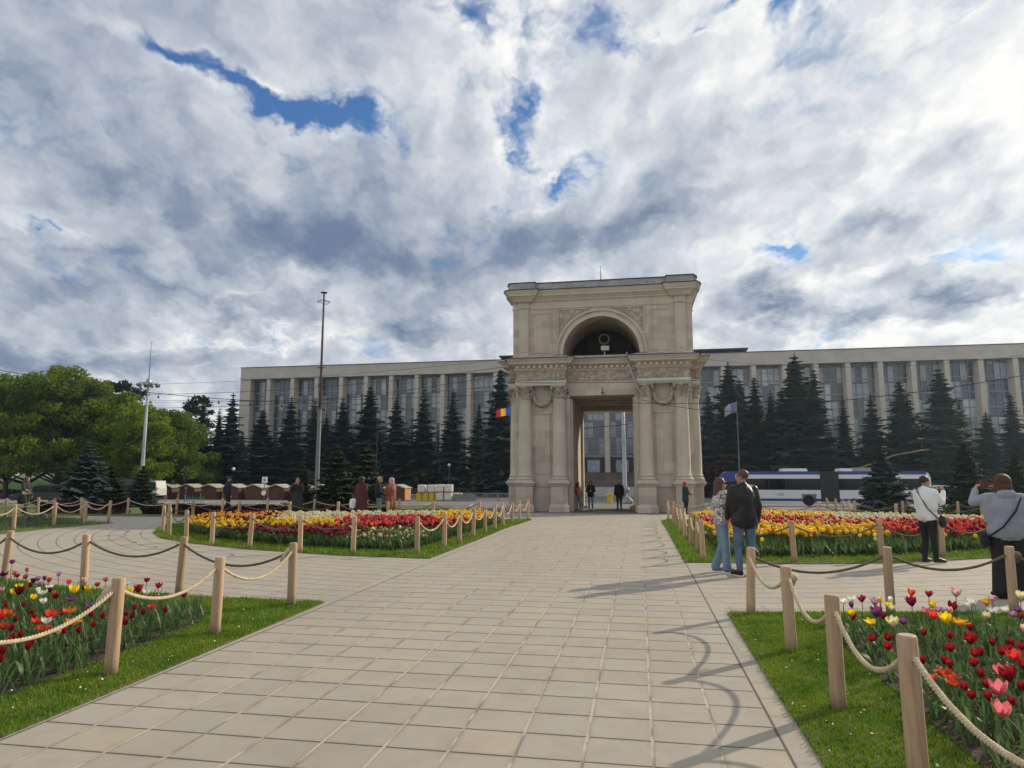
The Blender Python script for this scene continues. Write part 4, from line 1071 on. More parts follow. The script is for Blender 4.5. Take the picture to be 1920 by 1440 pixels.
KNAME = {'egg': 'egg-shaped', 'cup': 'cupped', 'open': 'wide open', 'lily': 'lily-flowered', 'parrot': 'ruffled', 'big': 'large'}
NTUL = 0
def tulip(px, py, c, kind, bed, bedname, s=1.0, up=None):
    global NTUL
    ups = [up] if up else [.27, .31, .35, .39, .44, .5, .56]
    if up is None and c not in ('red', 'pinkred', 'redorange', 'pink'): ups = ups[2:]
    for u in ups:
        p = at(px, py, u)
        if inside(p, SOILS[bed]): break
    else:
        return
    h = u - .035
    k = min(STEMS, key=lambda q: abs(q / 100 - h)); h = k / 100
    t = thing('tulip', f'{CNAME[c]} {KNAME[kind]} tulip in the {bedname}', 'tulip', (p.x, p.y, gz(p.y) + .02), rng.uniform(0, 6.28), f'{CNAME[c]} {KNAME[kind]} tulips in the {bedname}')
    st = obj('stem', STEMS[k], t); b = obj('bloom', bloom(kind, c), t, (0, 0, h)); b.scale = (s * 1.15, s * 1.15, s * rng.uniform(1.0, 1.25)); b.rotation_euler = (rng.uniform(-.15, .15), rng.uniform(-.15, .15), 0)
    for q in range(2):
        l = obj('leaf', LEAFS[rng.randrange(3)], t); l.rotation_euler = (0, 0, q * 2.6 + rng.uniform(-.6, .6)); z = rng.uniform(.8, 1.25); l.scale = (z, z, z)
    NTUL += 1
KD = {'b': ('big', 1.2), 'p': ('parrot', .92), 'l': ('lily', 1.1), 'o': ('open', .95), 'e': ('egg', 1.0), 'c': ('cup', 1.05)}
L1 = '''130,85,purple,c;35,225,dkpurple,p;155,215,pink,c;188,240,crimson,c;275,255,redorange,c;355,295,dkpurple,c;405,275,lilac,c;425,330,lilac,c;480,270,purple,e;525,290,redorange,c;630,225,lilac,l;740,310,pinkred,c;905,285,palepink,e;1050,335,redorange,c;1142,285,pink,c;325,345,red,c;205,365,yellow,l;140,420,yellow,c;205,425,darkred,b;240,400,red,c;360,475,yellow,c;415,395,white,e;465,425,white,o;535,370,white,l;545,400,dkpurple,e;580,440,redorange,e;600,465,darkred,c;472,520,white,c;800,405,yellow,b;905,375,darkred,e;950,385,yellow,c;760,495,purple,o;970,575,purple,c;945,620,red,e;990,670,red,e;1110,680,red,e;1010,775,red,e;1050,870,red,e;740,625,orange,p;790,750,gold,p;670,645,red,e;840,835,red,e;855,970,red,e;630,845,palepink,e;690,845,red,e;540,680,pinkred,b;400,735,redorange,p;495,735,white,o;470,810,redorange,p;335,640,red,e;350,690,red,e;105,640,red,o;170,720,red,e;20,690,pinkred,b;80,655,orange,c;125,815,red,e;220,890,red,e;95,970,red,e;335,965,red,e;295,1020,red,e;25,1065,red,c;400,1075,red,e;200,1140,red,e;970,1065,pinkred,o;1360,750,red,e;1310,745,red,e;10,395,palepink,c;290,180,pink,e;60,560,red,e;250,560,red,e;45,800,redorange,c;150,905,red,e;5,1150,red,e;1120,470,cream,e'''
for q in L1.split(';'):
    x, y, c, k = q.split(','); kk, s = KD[k]; tulip(float(x) / 5.758, 1040 + float(y) / 5.758, c, kk, 'near_left', 'near left bed', s)
L2 = '''718,405,white,o;718,465,yellow,b;825,390,crimson,c;780,450,red,b;890,425,crimson,l;820,460,white,c;1030,475,crimson,c;1075,480,yellow,c;1130,460,purple,c;1147,465,dkpurple,c;1180,465,cream,e;675,540,red,e;710,580,red,e;740,595,red,e;805,575,red,e;860,620,red,e;1085,575,red,e;855,540,pinkred,o;690,630,red,e;715,645,red,e;782,635,red,e;760,545,red,e;930,560,red,e;985,520,purple,e'''
for q in L2.split(';'):
    x, y, c, k = q.split(','); kk, s = KD[k]; tulip(float(x) / 3, 960 + float(y) / 3, c, kk, 'near_left', 'near left bed', s)
L3 = '''85,195,white,c;155,180,white,o;225,190,crimson,l;145,230,purple,e;320,215,lilac,l;365,195,yellow,e;440,195,white,e;430,230,yellow,c;450,255,cream,c;595,135,redorange,l;725,150,crimson,l;930,150,palepink,b;600,220,crimson,b;755,235,yellow,l;905,255,red,b;700,270,pink,o;800,265,lilac,c;760,315,pinkred,b;890,275,palepink,e;850,345,yellow,b;955,360,gold,p;1045,220,white,b;1020,240,white,e;1160,215,gold,l;1205,190,palepink,e;1215,275,white,p;1155,315,cream,c;1300,270,white,c;1355,300,lilac,c;1400,265,purple,c;1410,315,red,c;1415,170,cream,b;1040,400,red,c;335,300,purple,b;350,260,pinkred,c;385,315,darkred,c;290,355,yellow,o;460,370,cream,b;535,355,purple,c;140,290,yellow,c;155,320,red,c;95,320,yellow,e;225,400,darkred,c;300,485,red,c;425,480,red,c;425,545,red,c;690,440,red,e;890,465,red,e;1040,505,red,b;890,560,red,c;1210,520,red,e;1340,520,red,e;1425,545,red,c;1070,600,red,c;1115,590,red,e;1065,670,red,c;1275,585,red,c;1330,565,red,c;1370,630,pinkred,b;845,655,red,e;885,685,red,e;840,740,redorange,p;880,770,redorange,p;915,820,redorange,o;1110,755,red,e;1000,850,red,e;1045,915,red,e;1165,830,red,e;1255,720,red,e;1285,755,pink,b;1335,780,red,b;1180,925,red,e;1255,885,pink,b;1345,960,red,e;1265,1045,pink,b;760,790,redorange,e;1435,410,palepink,e;680,650,red,e;60,240,crimson,e;1440,690,red,c;1420,850,red,e'''
for q in L3.split(';'):
    x, y, c, k = q.split(','); kk, s = KD[k]; tulip(1560 + float(x) / 4, 1080 + float(y) / 4, c, kk, 'near_right', 'near right bed', s)

# far beds: bands of colour
def project(p):
    v = Vector(p) - Vector((0, 0, CAM_H)); w = v.dot(F0)
    return 960 + FPX * v.dot(R0) / w, 720 - FPX * v.dot(U0) / w
BANDS_L = [(300, 352, 966, 985, 'red', .3), (365, 525, 955, 966, 'darkred', .5), (365, 525, 960, 972, 'gold', .75), (365, 525, 966, 976, 'darkred', .55), (520, 660, 955, 976, 'cream', .8), (340, 470, 972, 990, 'yellow', .95), (470, 600, 972, 987, 'yellow', .7),
           (820, 960, 952, 975, 'yellow', .8), (660, 830, 955, 969, 'cream', .6), (640, 850, 967, 986, 'pinkred', .95), (850, 930, 968, 984, 'pinkred', .35), (420, 660, 986, 1003, 'crimson', .62), (640, 800, 984, 1012, 'bud', .30), (600, 660, 970, 988, 'yellow', .3)]
BANDS_R = [(1755, 1960, 952, 966, 'gold', .9), (1555, 1960, 955, 976, 'cream', .85), (1285, 1570, 950, 970, 'yellow', .7), (1285, 1570, 952, 974, 'pinkred', .35), (1640, 1960, 974, 1001, 'pinkred', .97), (1290, 1650, 970, 984, 'pinkred', .75), (1300, 1690, 980, 1004, 'yellow', .92), (1290, 1570, 960, 975, 'cream', .4)]
far = []
EDG = {}
for bed in ('far_left', 'far_right'):
    S_ = SOILS[bed]; EDG[bed] = [(a[0] + (b[0] - a[0]) * t / 8, a[1] + (b[1] - a[1]) * t / 8) for a, b in zip(S_, S_[1:] + S_[:1]) for t in range(8)]
for bed, bands, n in (('far_left', BANDS_L, 5200), ('far_right', BANDS_R, 5600)):
    S = SOILS[bed]; xs = [p[0] for p in S]; ys = [p[1] for p in S]; k = 0
    while k < n:
        p = (rng.uniform(min(xs), max(xs)), rng.uniform(min(ys), max(ys)))
        if not inside(p, S): continue
        k += 1; ed_ = min(math.hypot(p[0] - a_[0], p[1] - a_[1]) for a_ in EDG[bed]); h = rng.uniform(.34, .47) * min(1.0, .62 + ed_ * .42); q = project((p[0], p[1], gz(p[1]) + h + .03)); c = None
        for x0, x1, y0, y1, cc, pr in bands:
            if x0 <= q[0] + rng.uniform(-18, 18) <= x1 and y0 <= q[1] + rng.uniform(-2.5, 2.5) <= y1 and rng.random() < pr: c = cc; break
        if c is None and rng.random() < .035: c = rng.choice(['yellow', 'cream', 'red'])
        if c == 'yellow' and rng.random() < .18: c = 'gold'
        if c == 'cream' and rng.random() < .3: c = 'white'
        bud = c == 'bud'
        if bud: c = 'cream'
        if c == 'pinkred' and rng.random() < .35: c = 'red'
        far.append((p[0], p[1], h * (.85 if bud else 1), c, math.hypot(*p), bed, .55 if bud else 1.0))
for bed, n in (('near_right', 520), ('near_left', 320)):       # the parts of the near beds beyond the edges of the view
    S = SOILS[bed]; xs = [p[0] for p in S]; ys = [p[1] for p in S]; k = 0
    while k < n:
        p = (rng.uniform(min(xs), max(xs)), rng.uniform(min(ys), max(ys)))
        if not inside(p, S): continue
        k += 1; q = project((p[0], p[1], .45)); v_ = Vector((p[0], p[1], -1)).dot(F0)
        if v_ > .5 and -40 < q[0] < 1960: continue
        far.append((p[0], p[1], rng.uniform(.26, .42), rng.choice(['red', 'red', 'red', 'crimson', 'yellow', 'white', 'pink', 'purple', 'redorange', 'cream']), 50 + k, bed, 1.0))
far.sort(key=lambda q: q[4])
def lowbloom(mats_c, h, big=1.0):
    mb = MB(); n = 5; rr = [.012, .030, .027, .012]; zz = [0, .018, .046, .062]
    for r, z in zip(rr, zz):
        for k in range(n): mb.v.append((r * big * math.cos(6.283 * k / n), r * big * math.sin(6.283 * k / n), h + z * big))
    for i in range(3):
        for k in range(n): mb.f.append((i * n + k, i * n + (k + 1) % n, i * n + n + (k + 1) % n, i * n + n + k)); mb.m.append(0)
    return mb
budget = 298 - NTUL; FARME = {}
rest = []
for q in far:
    if budget > 0 and q[3] is not None and q[6] == 1.0:
        c = q[3]; hk = round(q[2] * 20) / 20
        if (c, hk) not in FARME:
            mb = lowbloom(c, hk, 1.35); mb.cur = 1; mb.tube([(0, 0, -.02), (0, 0, hk + .01)], .006, 4)
            for a in (.3, 3.3): mb.add([(.01 * math.cos(a), .01 * math.sin(a), 0), (.02 * math.cos(a + 1), .02 * math.sin(a + 1), hk * .4), (.09 * math.cos(a), .09 * math.sin(a), hk * .75), (.03 * math.cos(a - .7), .03 * math.sin(a - .7), hk * .35)], [(0, 1, 2, 3)])
            FARME[c, hk] = mb.mesh('tulip', [PM[c], M_TLEAF], False)
        bn = 'far left bed' if q[5] == 'far_left' else 'far right bed'
        o = tag(obj('tulip', FARME[c, hk], None, (q[0], q[1], gz(q[1]) + .02)), f'{CNAME[c]} tulip near the front of the {bn}', 'tulip', f'{CNAME[c]} tulips near the front of the {bn}')
        o.rotation_euler = (0, 0, rng.uniform(0, 6)); budget -= 1
    else: rest.append(q)
V, F, MI = [], [], []; names = list(PM); vo = 0
tb = np.array(lowbloom(None, 0, 1.45).v); tf = np.array(lowbloom(None, 0).f)
for (x, y, h, c, d, bed, fs) in rest:
    z0 = gz(y) + .02; a = rng.uniform(0, 6.28)
    if c:
        s = rng.uniform(.85, 1.2) * fs; lean = np.array([rng.uniform(-.03, .03), rng.uniform(-.03, .03), 0])
        V.append(tb * s + np.array([x, y, z0 + h]) + lean); F.append(tf + vo); MI += [names.index(c)] * len(tf); vo += len(tb)
    for k in range(4 if c else 5):
        b_ = a + k * 1.6; L = h * rng.uniform(.65, 1.05); dx_, dy_ = math.cos(b_), math.sin(b_); w = rng.uniform(.012, .024); o_ = rng.uniform(.02, .09)
        V.append(np.array([[x - dy_ * w * .5, y + dx_ * w * .5, z0], [x + dy_ * w * .5, y - dx_ * w * .5, z0], [x + dx_ * o_ + dy_ * w, y + dy_ * o_ - dx_ * w, z0 + L * .6], [x + dx_ * o_ - dy_ * w, y + dy_ * o_ + dx_ * w, z0 + L * .6],
                           [x + dx_ * o_ * 1.9 + dy_ * .003, y + dy_ * o_ * 1.9 - dx_ * .003, z0 + L], [x + dx_ * o_ * 1.9 - dy_ * .003, y + dy_ * o_ * 1.9 + dx_ * .003, z0 + L]]))
        F.append(np.array([[0, 1, 2, 3], [3, 2, 4, 5]]) + vo); MI += [len(names)] * 2; vo += 6
me = npmesh('tulip_mass', np.concatenate(V), np.concatenate(F), [PM[k] for k in names] + [M_TLEAF], np.array(MI))
tag(obj('tulip_mass', me), 'dense yellow, red, cream and white tulips filling the beds', 'tulips', kind='stuff')

# ------------------------------------------------------------------ grass, leaves, petals
def sample(poly, holes, n, g):
    P = np.array(poly); out = []
    lo, hi = P.min(0), P.max(0)
    while len(out) < n:
        for x, y in g.uniform(lo, hi, (4000, 2)):
            if inside((x, y), poly) and not any(inside((x, y), h) for h in holes): out.append((x, y))
            if len(out) >= n: break
    return np.array(out)
def blades(pts, L, w, g, lean=.5):
    pts = pts + g.normal(0, .022, pts.shape); n = len(pts); z = np.array([gz(y) for y in pts[:, 1]]) + .01
    a = g.uniform(0, 2 * math.pi, n); l = L * g.uniform(.5, 1.25, n); d = np.stack([np.cos(a), np.sin(a), 0 * a], 1); s = np.stack([-np.sin(a), np.cos(a), 0 * a], 1) * w
    B = np.stack([pts[:, 0], pts[:, 1], z], 1); T = B + d * (l * lean * g.uniform(.2, 1.2, n))[:, None]; T[:, 2] += l
    M_ = B + (T - B) * .55; M_[:, 2] += l * .08
    V = np.stack([B - s, B + s, M_ + s * .8, M_ - s * .8, T + s * .12, T - s * .12], 1).reshape(-1, 3)
    i = np.arange(n)[:, None] * 6
    return V, np.concatenate([i + np.array([[0, 1, 2, 3]]), i + np.array([[3, 2, 4, 5]])])
M_GRASS = mat('grass_blades', (.088, .195, .006), .6, c2=(.20, .285, .022), vscale=2.2, trans=.35, spec=.3)
g = np.random.default_rng(77); Vs, Fs, o_ = [], [], 0
NLV = [(-4.02, 2.0), (-4.10, 3.98), (-4.12, 5.5), (-4.19, 8.85), (-5.76, 8.89), (-6.48, 8.98), (-7.97, 9.17), (-8.89, 9.35), (-10.5, 9.85), (-12.0, 10.5), (-11, 9.2), (-6, 7.5), (-5.6, 2.0)]
NRV = [(1.03, 2.0), (1.02, 6.0), (1.04, 9.09), (2.57, 9.37), (4.51, 9.73), (6.6, 10.4), (8.5, 11.4), (8, 10), (3.5, 8), (2.3, 7), (2.2, 2.0)]
for poly, hole, n, L in ((NLV, 'near_left', 60000, .034), (NRV, 'near_right', 68000, .034), (LAWNS['far_left'], 'far_left', 26000, .07), (LAWNS['far_right'], 'far_right', 20000, .07), (LAWNS['outer_left'], 'outer_left', 6000, .1)):
    v, f = blades(sample(poly, [SOILS[hole]], n, g), L, .0030 if L < .06 else .007, g); Vs.append(v); Fs.append(f + o_); o_ += len(v)
tag(obj('grass', npmesh('grass', np.concatenate(Vs), np.concatenate(Fs), [M_GRASS])), 'short green grass on the verges of the flower beds', 'grass', kind='stuff')
Vs, Fs, o_ = [], [], 0
for bed, n in (('near_left', 7500), ('near_right', 8500), ('outer_left', 3000)):
    pts = sample([q for q in SOILS[bed]], [], n, g)
    pts = pts[(np.hypot(pts[:, 0], pts[:, 1]) < 16) | (bed == 'outer_left')]
    v, f = blades(pts, .24, .0105, g, .75); Vs.append(v); Fs.append(f + o_); o_ += len(v)
tag(obj('tulip_leaves', npmesh('tulip_leaves', np.concatenate(Vs), np.concatenate(Fs), [M_TLEAF])), 'green tulip leaves and stalks covering the near beds', 'leaves', kind='stuff')
Vs, Fs, o_ = [], [], 0
for poly, hole, n in ((NLV, 'near_left', 170), (NRV, 'near_right', 190), (LAWNS['far_left'], 'far_left', 70), (LAWNS['far_right'], 'far_right', 70)):
    pts = sample(poly, [SOILS[hole]], n, g); m_ = len(pts)
    C = np.stack([pts[:, 0], pts[:, 1], np.array([gz(y) for y in pts[:, 1]]) + g.uniform(.035, .06, m_)], 1)
    a = unit(g.normal(size=(m_, 3)) * np.array([1, 1, .4])); b_ = unit(np.cross(a, np.array([0, 0, 1.]) + g.normal(0, .3, (m_, 3))))
    s = g.uniform(.004, .009, m_)[:, None]; v, f = quads(C, a * s, b_ * s * .7); Vs.append(v); Fs.append(f + o_); o_ += len(v)
tag(obj('daisies', npmesh('daisies', np.concatenate(Vs), np.concatenate(Fs), [mat('daisy_white', (.72, .70, .58), .7)])), 'tiny white daisies and fallen petals in the grass', 'daisies', kind='stuff')
M_LAV = foliage_material('silver_foliage', (.15, .16, .145), (.25, .25, .235), trans=.15, vscale=4)
LAV = crown_mesh('silver_plant', clumps(51, .42, .22, 9, .08), 3600, .03, M_LAV, 51)
for px, py, s, l in ((418, 1012, 1.0, 'silvery grey cushion plant behind the fourth post of the far left bed'), (530, 1020, 1.0, 'silvery grey cushion plant in the middle of the far left bed front'), (1725, 1018, 1.1, 'grey lavender clump at the feet of the person in white'), (1640, 1012, .8, 'small grey lavender clump left of the person in white'), (1800, 1012, .9, 'grey lavender clump right of the person in white'), (60, 985, 1.2, 'grey-green cushion plant in the outer left bed')):
    p = at(px, py); o = tag(obj('silver_plant', LAV, None, (p.x, p.y, gz(p.y))), l, 'plant', 'silvery cushion plants'); o.scale = (s, s, s); o.rotation_euler = (0, 0, px)
OUT = crown_mesh('tulip_clump', [(0, 0, .28, .3)], 900, .028, PM['palepink'], 8)
# ------------------------------------------------------------------ huts, tanks, barriers
M_PLANK = mat('red_brown_planks', (.085, .040, .030), .85, c2=(.125, .060, .042), vscale=2.0, bump=.4, bscale=12, rnd=.15)
M_PLANKL = mat('pallet_and_sunlit_planks', (.42, .21, .11), .8, var=.2, vscale=3)  # pallet wood; on the last hut's side the sunlight is in this colour
M_ROOFG = mat('felt_roof', (.30, .32, .27), .85, var=.2, vscale=2)
M_TRIM = mat('pale_trim', (.55, .52, .47), .7)
M_WHITEP = mat('white_plastic', (.82, .80, .72), .5, c2=(.70, .68, .60), vscale=2.5)
M_YELLOW = mat('yellow_plastic', (.62, .44, .02), .5, var=.15, vscale=2)
def make_hut():
    w, d, e, r = 2.35, 2.6, 1.75, 2.25
    t = thing('market_hut', '-', 'hut')
    b = MB(); b.prism([(-w / 2, 0), (w / 2, 0), (w / 2, e), (0, r - .08), (-w / 2, e)], 0, d)
    for k in range(13): b.box(-w / 2 + k * w / 12 - .012, -w / 2 + k * w / 12 + .012, -.012, 0, .02, e - .05)
    b.build('wall', M_PLANK, t)
    b = MB()
    for s in (-1, 1): b.prism([(0, r), (s * (w / 2 + .18), e + .02), (s * (w / 2 + .18), e - .06), (0, r - .09)][::s], -.22, d + .2)
    rf = b.build('roof', M_ROOFG, t)
    b = MB()
    for s in (-1, 1): b.prism([(0, r + .03), (s * (w / 2 + .20), e + .05), (s * (w / 2 + .20), e - .10), (0, r - .11)][::s], -.27, -.225)
    b.build('verge_board', M_TRIM, rf)
    b = MB(); b.box(w / 2 + .003, w / 2 + .05, .05, d - .05, .05, e - .12); b.build('side_panel', M_PLANK, t)
    b = MB(); b.box(-.42, .42, -.045, -.014, .05, 1.62); b.build('shutter', M_PLANK, t)
    return t
hut = make_hut(); first = True
where = ['leftmost in the row left of the arch, beside the green truck', 'second in the left row, behind the teal racks', 'third in the left row', 'fourth in the left row, behind the man in the dark jacket', 'fifth in the left row, under the white square sign', 'sixth in the left row, right of the white square sign',
         'seventh in the left row, behind the long dark coat', 'eighth in the left row, just right of the tall bare pole', 'ninth in the left row, behind the wide young spruce', 'tenth in the left row, behind the people in coats', 'last in the left row, beside the yellow barrels']
for px, l in zip((310, 352, 393, 434, 477, 519, 560, 603, 648, 697, 744), where):
    o = hut if first else copy_tree(hut); first = False
    p = onground(px, 91); o.location = p; o['label'] = 'red-brown wooden market hut, ' + l; o['group'] = 'wooden huts left of the arch'
for ch in o.children:
    if ch.name.startswith('side_panel'): ch.data = ch.data.copy(); ch.data.materials[0] = M_PLANKL  # sunlit right wall of the last hut, painted brighter orange
for px, l in zip((1768, 1816, 1862, 1908), ('right of the bus behind the silver car', 'behind the slim young spruce', 'behind the raised phone of the person in grey', 'at the right edge')):
    o = copy_tree(hut); o.location = onground(px, 90); o['label'] = 'red-brown wooden market hut ' + l; o['group'] = 'wooden huts right of the arch'
M_CAGE = mat('zinc_cage', (.48, .48, .46), .5)
def make_tank():
    t = thing('water_tank', '-', 'tank'); b = MB()
    b.lathe([(.60, .16), (.66, .22), (.66, 1.02), (.60, 1.08)], 4, ph=math.pi / 4); b.lathe([(.11, 1.08), (.11, 1.14)], 12); b.build('bottle', M_WHITEP, t)
    b = MB()
    for k in range(6):
        for s in (-1, 1):
            x = -.48 + k * .192; b.tube([(x, s * .485, .14), (x, s * .485, 1.1)], .008, 4); b.tube([(s * .485, x, .14), (s * .485, x, 1.1)], .008, 4)
    for z in (.3, .5, .7, .9, 1.1): b.tube([(-.49, -.49, z), (.49, -.49, z), (.49, .49, z), (-.49, .49, z), (-.49, -.49, z)], .009, 4)
    b.build('cage', M_CAGE, t)
    b = MB()
    for k in range(3): b.box(-.5, .5, -.48 + k * .4, -.32 + k * .4, .0, .13)
    b.build('pallet', M_PLANKL, t); return t
tank = make_tank(); base = onground(800, 89.5)
spots = [(.0, 0, 1.08, 'on the left yellow barrels'), (1.32, .15, 1.08, 'on the right yellow barrel'), (2.55, 0, 0, 'lower left of the double stack'), (2.55, 0, 1.13, 'upper left of the double stack'), (3.72, .1, 0, 'lower right of the double stack'), (3.72, .1, 1.13, 'upper right of the double stack'), (4.75, 1.1, 0, 'at the back right corner of the stack')]
for i, (x, y, z, l) in enumerate(spots):
    o = tank if i == 0 else copy_tree(tank); o.location = base + Vector((x - .6, y, z)); o['label'] = 'white caged water tank ' + l; o['group'] = 'white caged water tanks'
barrel = MB(); barrel.lathe([(.36, 0), (.40, .06), (.42, .5), (.40, .98), (.43, 1.0), (.43, 1.05), (.38, 1.07)], 14); BAR = barrel.mesh('barrel', M_YELLOW, False)
for i, (x, l) in enumerate(((-.95, 'leftmost under the white tanks'), (-.05, 'middle one under the white tanks'), (.85, 'right one under the white tanks'))):
    tag(obj('barrel', BAR, None, base + Vector((x, -.05, 0))), 'yellow plastic barrel, ' + l, 'barrel', 'yellow barrels')
bm_ = MB(); bm_.prism([(-.28, .1), (.28, .1), (.34, .95), (-.34, .95)], -.3, .3); bm_.box(-.37, .37, -.36, .36, .95, 1.03); bm_.box(-.33, .33, -.3, .34, 1.03, 1.09)
for s in (-1, 1): bm_.lathe([(.1, -.03), (.1, .03)], 10, s * .25, .3, .1)
p = onground(1143, 80); tag(bm_.build('wheeled_bin', M_YELLOW, None, loc=p), 'yellow wheeled bin seen through the arch beside the barriers', 'bin')
def make_barrier():
    t = thing('crowd_barrier', '-', 'barrier'); b = MB(); W, H = 2.2, 1.08
    b.tube([(-W / 2, 0, .18), (-W / 2, 0, H - .08), (-W / 2 + .08, 0, H), (W / 2 - .08, 0, H), (W / 2, 0, H - .08), (W / 2, 0, .18), (-W / 2, 0, .18)], .024, 5); b.build('frame', M_IRON, t)
    b = MB()
    for k in range(17): b.tube([(-W / 2 + .12 + k * .1225, 0, .19), (-W / 2 + .12 + k * .1225, 0, H - .02)], .009, 4)
    b.build('bars', M_IRON, t)
    b = MB()
    for s in (-1, 1): b.box(s * .8 - .03, s * .8 + .03, -.3, .3, 0, .05); b.box(s * .8 - .02, s * .8 + .02, -.02, .02, .05, .19)
    b.build('feet', M_IRON, t); return t
bar = make_barrier(); k = 0
for row, (Y, pxs) in enumerate(((87, (872, 897, 924, 948)), (92, (868, 894, 920, 946)), (82, (1098, 1128, 1162, 1190)), (88, (1100, 1131, 1160, 1188)))):
    for j, px in enumerate(pxs):
        o = bar if k == 0 else copy_tree(bar); k += 1; p = onground(px, Y); o.location = p; o.rotation_euler = (0, 0, .12 * math.sin(k * 2.1))
        o['label'] = f'galvanised crowd barrier, {ordinal(j)} from the left in the {"front" if row % 2 == 0 else "back"} row ' + ('left of the arch' if row < 2 else 'seen through the arch'); o['group'] = 'crowd barriers ' + ('left of the arch' if row < 2 else 'seen through the arch')
b = MB(); g_ = random.Random(4)
for q in range(9): b.box(-1.3 + .02 * q, 1.3 + .02 * q, -.5 + q * .11, -.46 + q * .11, .05, .95 - .06 * (q % 3))
tag(b.build('barrier_pile', mat('grey_mesh', (.17, .19, .21), .6, metal=.3), None, loc=onground(872, 90)), 'pile of folded grey barrier panels right of the white tanks', 'panels')
M_TEAL = mat('teal_paint', (.03, .28, .22), .5)
for i, (px, l) in enumerate(((356, 'left teal metal rack by the road kerb'), (377, 'right teal metal rack by the road kerb'))):
    b = MB()
    for q in range(4): b.tube([(-.3 + q * .2, 0, 0), (-.27 + q * .2, 0, .62 + .06 * (q % 2))], .02, 5)
    b.tube([(-.4, 0, .12), (.4, 0, .12)], .02, 5); b.tube([(-.4, 0, .45), (.4, 0, .45)], .015, 5)
    tag(b.build('teal_rack', M_TEAL, None, loc=onground(px, 44)), l, 'rack', 'teal racks')
kb = MB(); kb.box(-90, -13.5, 55, 55.35, gz(55) - .1, gz(55) + .15); kb.box(-90, -13.5, 54.2, 54.99, gz(55) - .1, gz(54) + .035); tag(kb.build('kerb', M_KERB), kind='structure')

# ------------------------------------------------------------------ poles, lamps, signs, flags
M_RUST = mat('rusty_pole', (.085, .052, .045), .8, c2=(.14, .095, .08), vscale=1.2)
M_GREYP = mat('grey_painted_pole', (.165, .165, .165), .6, var=.15, vscale=.8)
pb = Vector((-27.8, 56.4, gz(56.4)))
t = thing('bare_pole', 'very tall bare pole, grey below and rusty above, with a small ring near its top', 'pole', pb); H = 18.95
MB().lathe([(.20, 0), (.19, .5), (.165, 8.2), (.10, 8.5)], 14).build('lower_pole', M_GREYP, t, True)
MB().lathe([(.115, 8.3), (.10, 14), (.08, H)], 12).build('upper_pole', M_RUST, t, True)
b = MB(); b.tube([(.55 * math.cos(a), .55 * math.sin(a), H - .85 + .06 * math.sin(3 * a)) for a in [6.2832 * k / 20 for k in range(21)]], .03, 5)
for k in range(4): b.tube([(0, 0, H - .6), (.55 * math.cos(k * 1.57), .55 * math.sin(k * 1.57), H - .85)], .02, 4)
b.build('ring', M_RUST, t); b = MB(); b.lathe([(.30, H), (.30, H + .05)], 12); b.build('top_plate', M_RUST, t)
b = MB()
for z in (8.3, 10.4, 12.0): b.lathe([(.19, z), (.19, z + .12)], 12); b.box(-.45, .45, -.03, .03, z + .02, z + .08)
b.build('clamps', M_RUST, t)
def mast(px, Y, label):
    p = onground(px, Y); t = thing('floodlight_mast', label, 'mast', p); z = 13.0 - p.z - .1
    MB().lathe([(.32, 0), (.30, .3), (.26, .4), (.20, 6), (.13, z)], 14).build('mast_pole', mat('galvanised_mast', (.36, .37, .385), .5, var=.15, vscale=1), t, True)
    b = MB(); b.lathe([(.22, z - .1), (.5, z + .05), (.3, z + .75), (.12, z + .95)], 12); b.tube([(.95 * math.cos(a), .95 * math.sin(a), z + .30) for a in [6.2832 * k / 16 for k in range(17)]], .05, 5); b.build('crown_ring', M_IRON, t)
    for k in range(10):
        a = 6.2832 * k / 10; f = MB(); f.lathe([(.09, 0), (.20, .14), (.22, .30), (.16, .4)], 10); o = f.build('floodlight', mat('lamp_glass', (.20, .20, .20), .3) if k == 0 else bpy.data.materials['lamp_glass'], t, True, (.95 * math.cos(a), .95 * math.sin(a), z + .15)); o.rotation_euler = (0, rad(110), a)
    MB().tube([(0, 0, z + .8), (0, 0, z + 5.6)], [.05, .02], 5).build('lightning_rod', M_BLACK, t)
    return t
mast(266, 75, 'tall steel floodlight mast with a round lamp crown before the leafy trees')
m2 = mast(1171, 75, 'thick pale mast standing in the middle of the arch opening')
b = MB(); 
for k in range(7): b.ell((.45 * math.cos(k * .9) , -.1 + .25 * math.sin(k * .9), .25 + .2 * k), (.42 - .03 * k, .34, .34), 8, 6)
b.build('plastic_wrap', mat('grey_plastic_sheet', (.25, .26, .27), .35, var=.3, vscale=3, bump=.8, bscale=8, bdist=.1), m2, True)
for px, Y, z, l in ((437, 100, 4.2, 'white globe lamp on a thin post above the man in the dark jacket'), (842, 113, 4.7, 'white globe lamp on a thin post on the lawn above the white tanks'), (1752, 112, 5.0, 'white globe lamp on a thin post above the person in white')):
    p = onground(px, Y); t = thing('globe_lamp', l, 'lamp', p, 0, 'white globe lamps'); MB().tube([(0, 0, 0), (0, 0, .6), (0, 0, z)], [.09, .05, .045], 8).build('lamp_post', M_BLACK if px != 842 else M_GREYP, t); MB().ell((0, 0, z + .24), .27, 12, 8).build('globe', mat('opal_globe', (.75, .76, .78), .3) if px == 437 else bpy.data.materials['opal_globe'], t, True)
p = onground(497, 70); t = thing('road_sign', 'white square sign above a small round one on a thin post', 'sign', p); MB().tube([(0, 0, 0), (0, 0, 2.2)], .04, 6).build('post', M_GREYP, t)
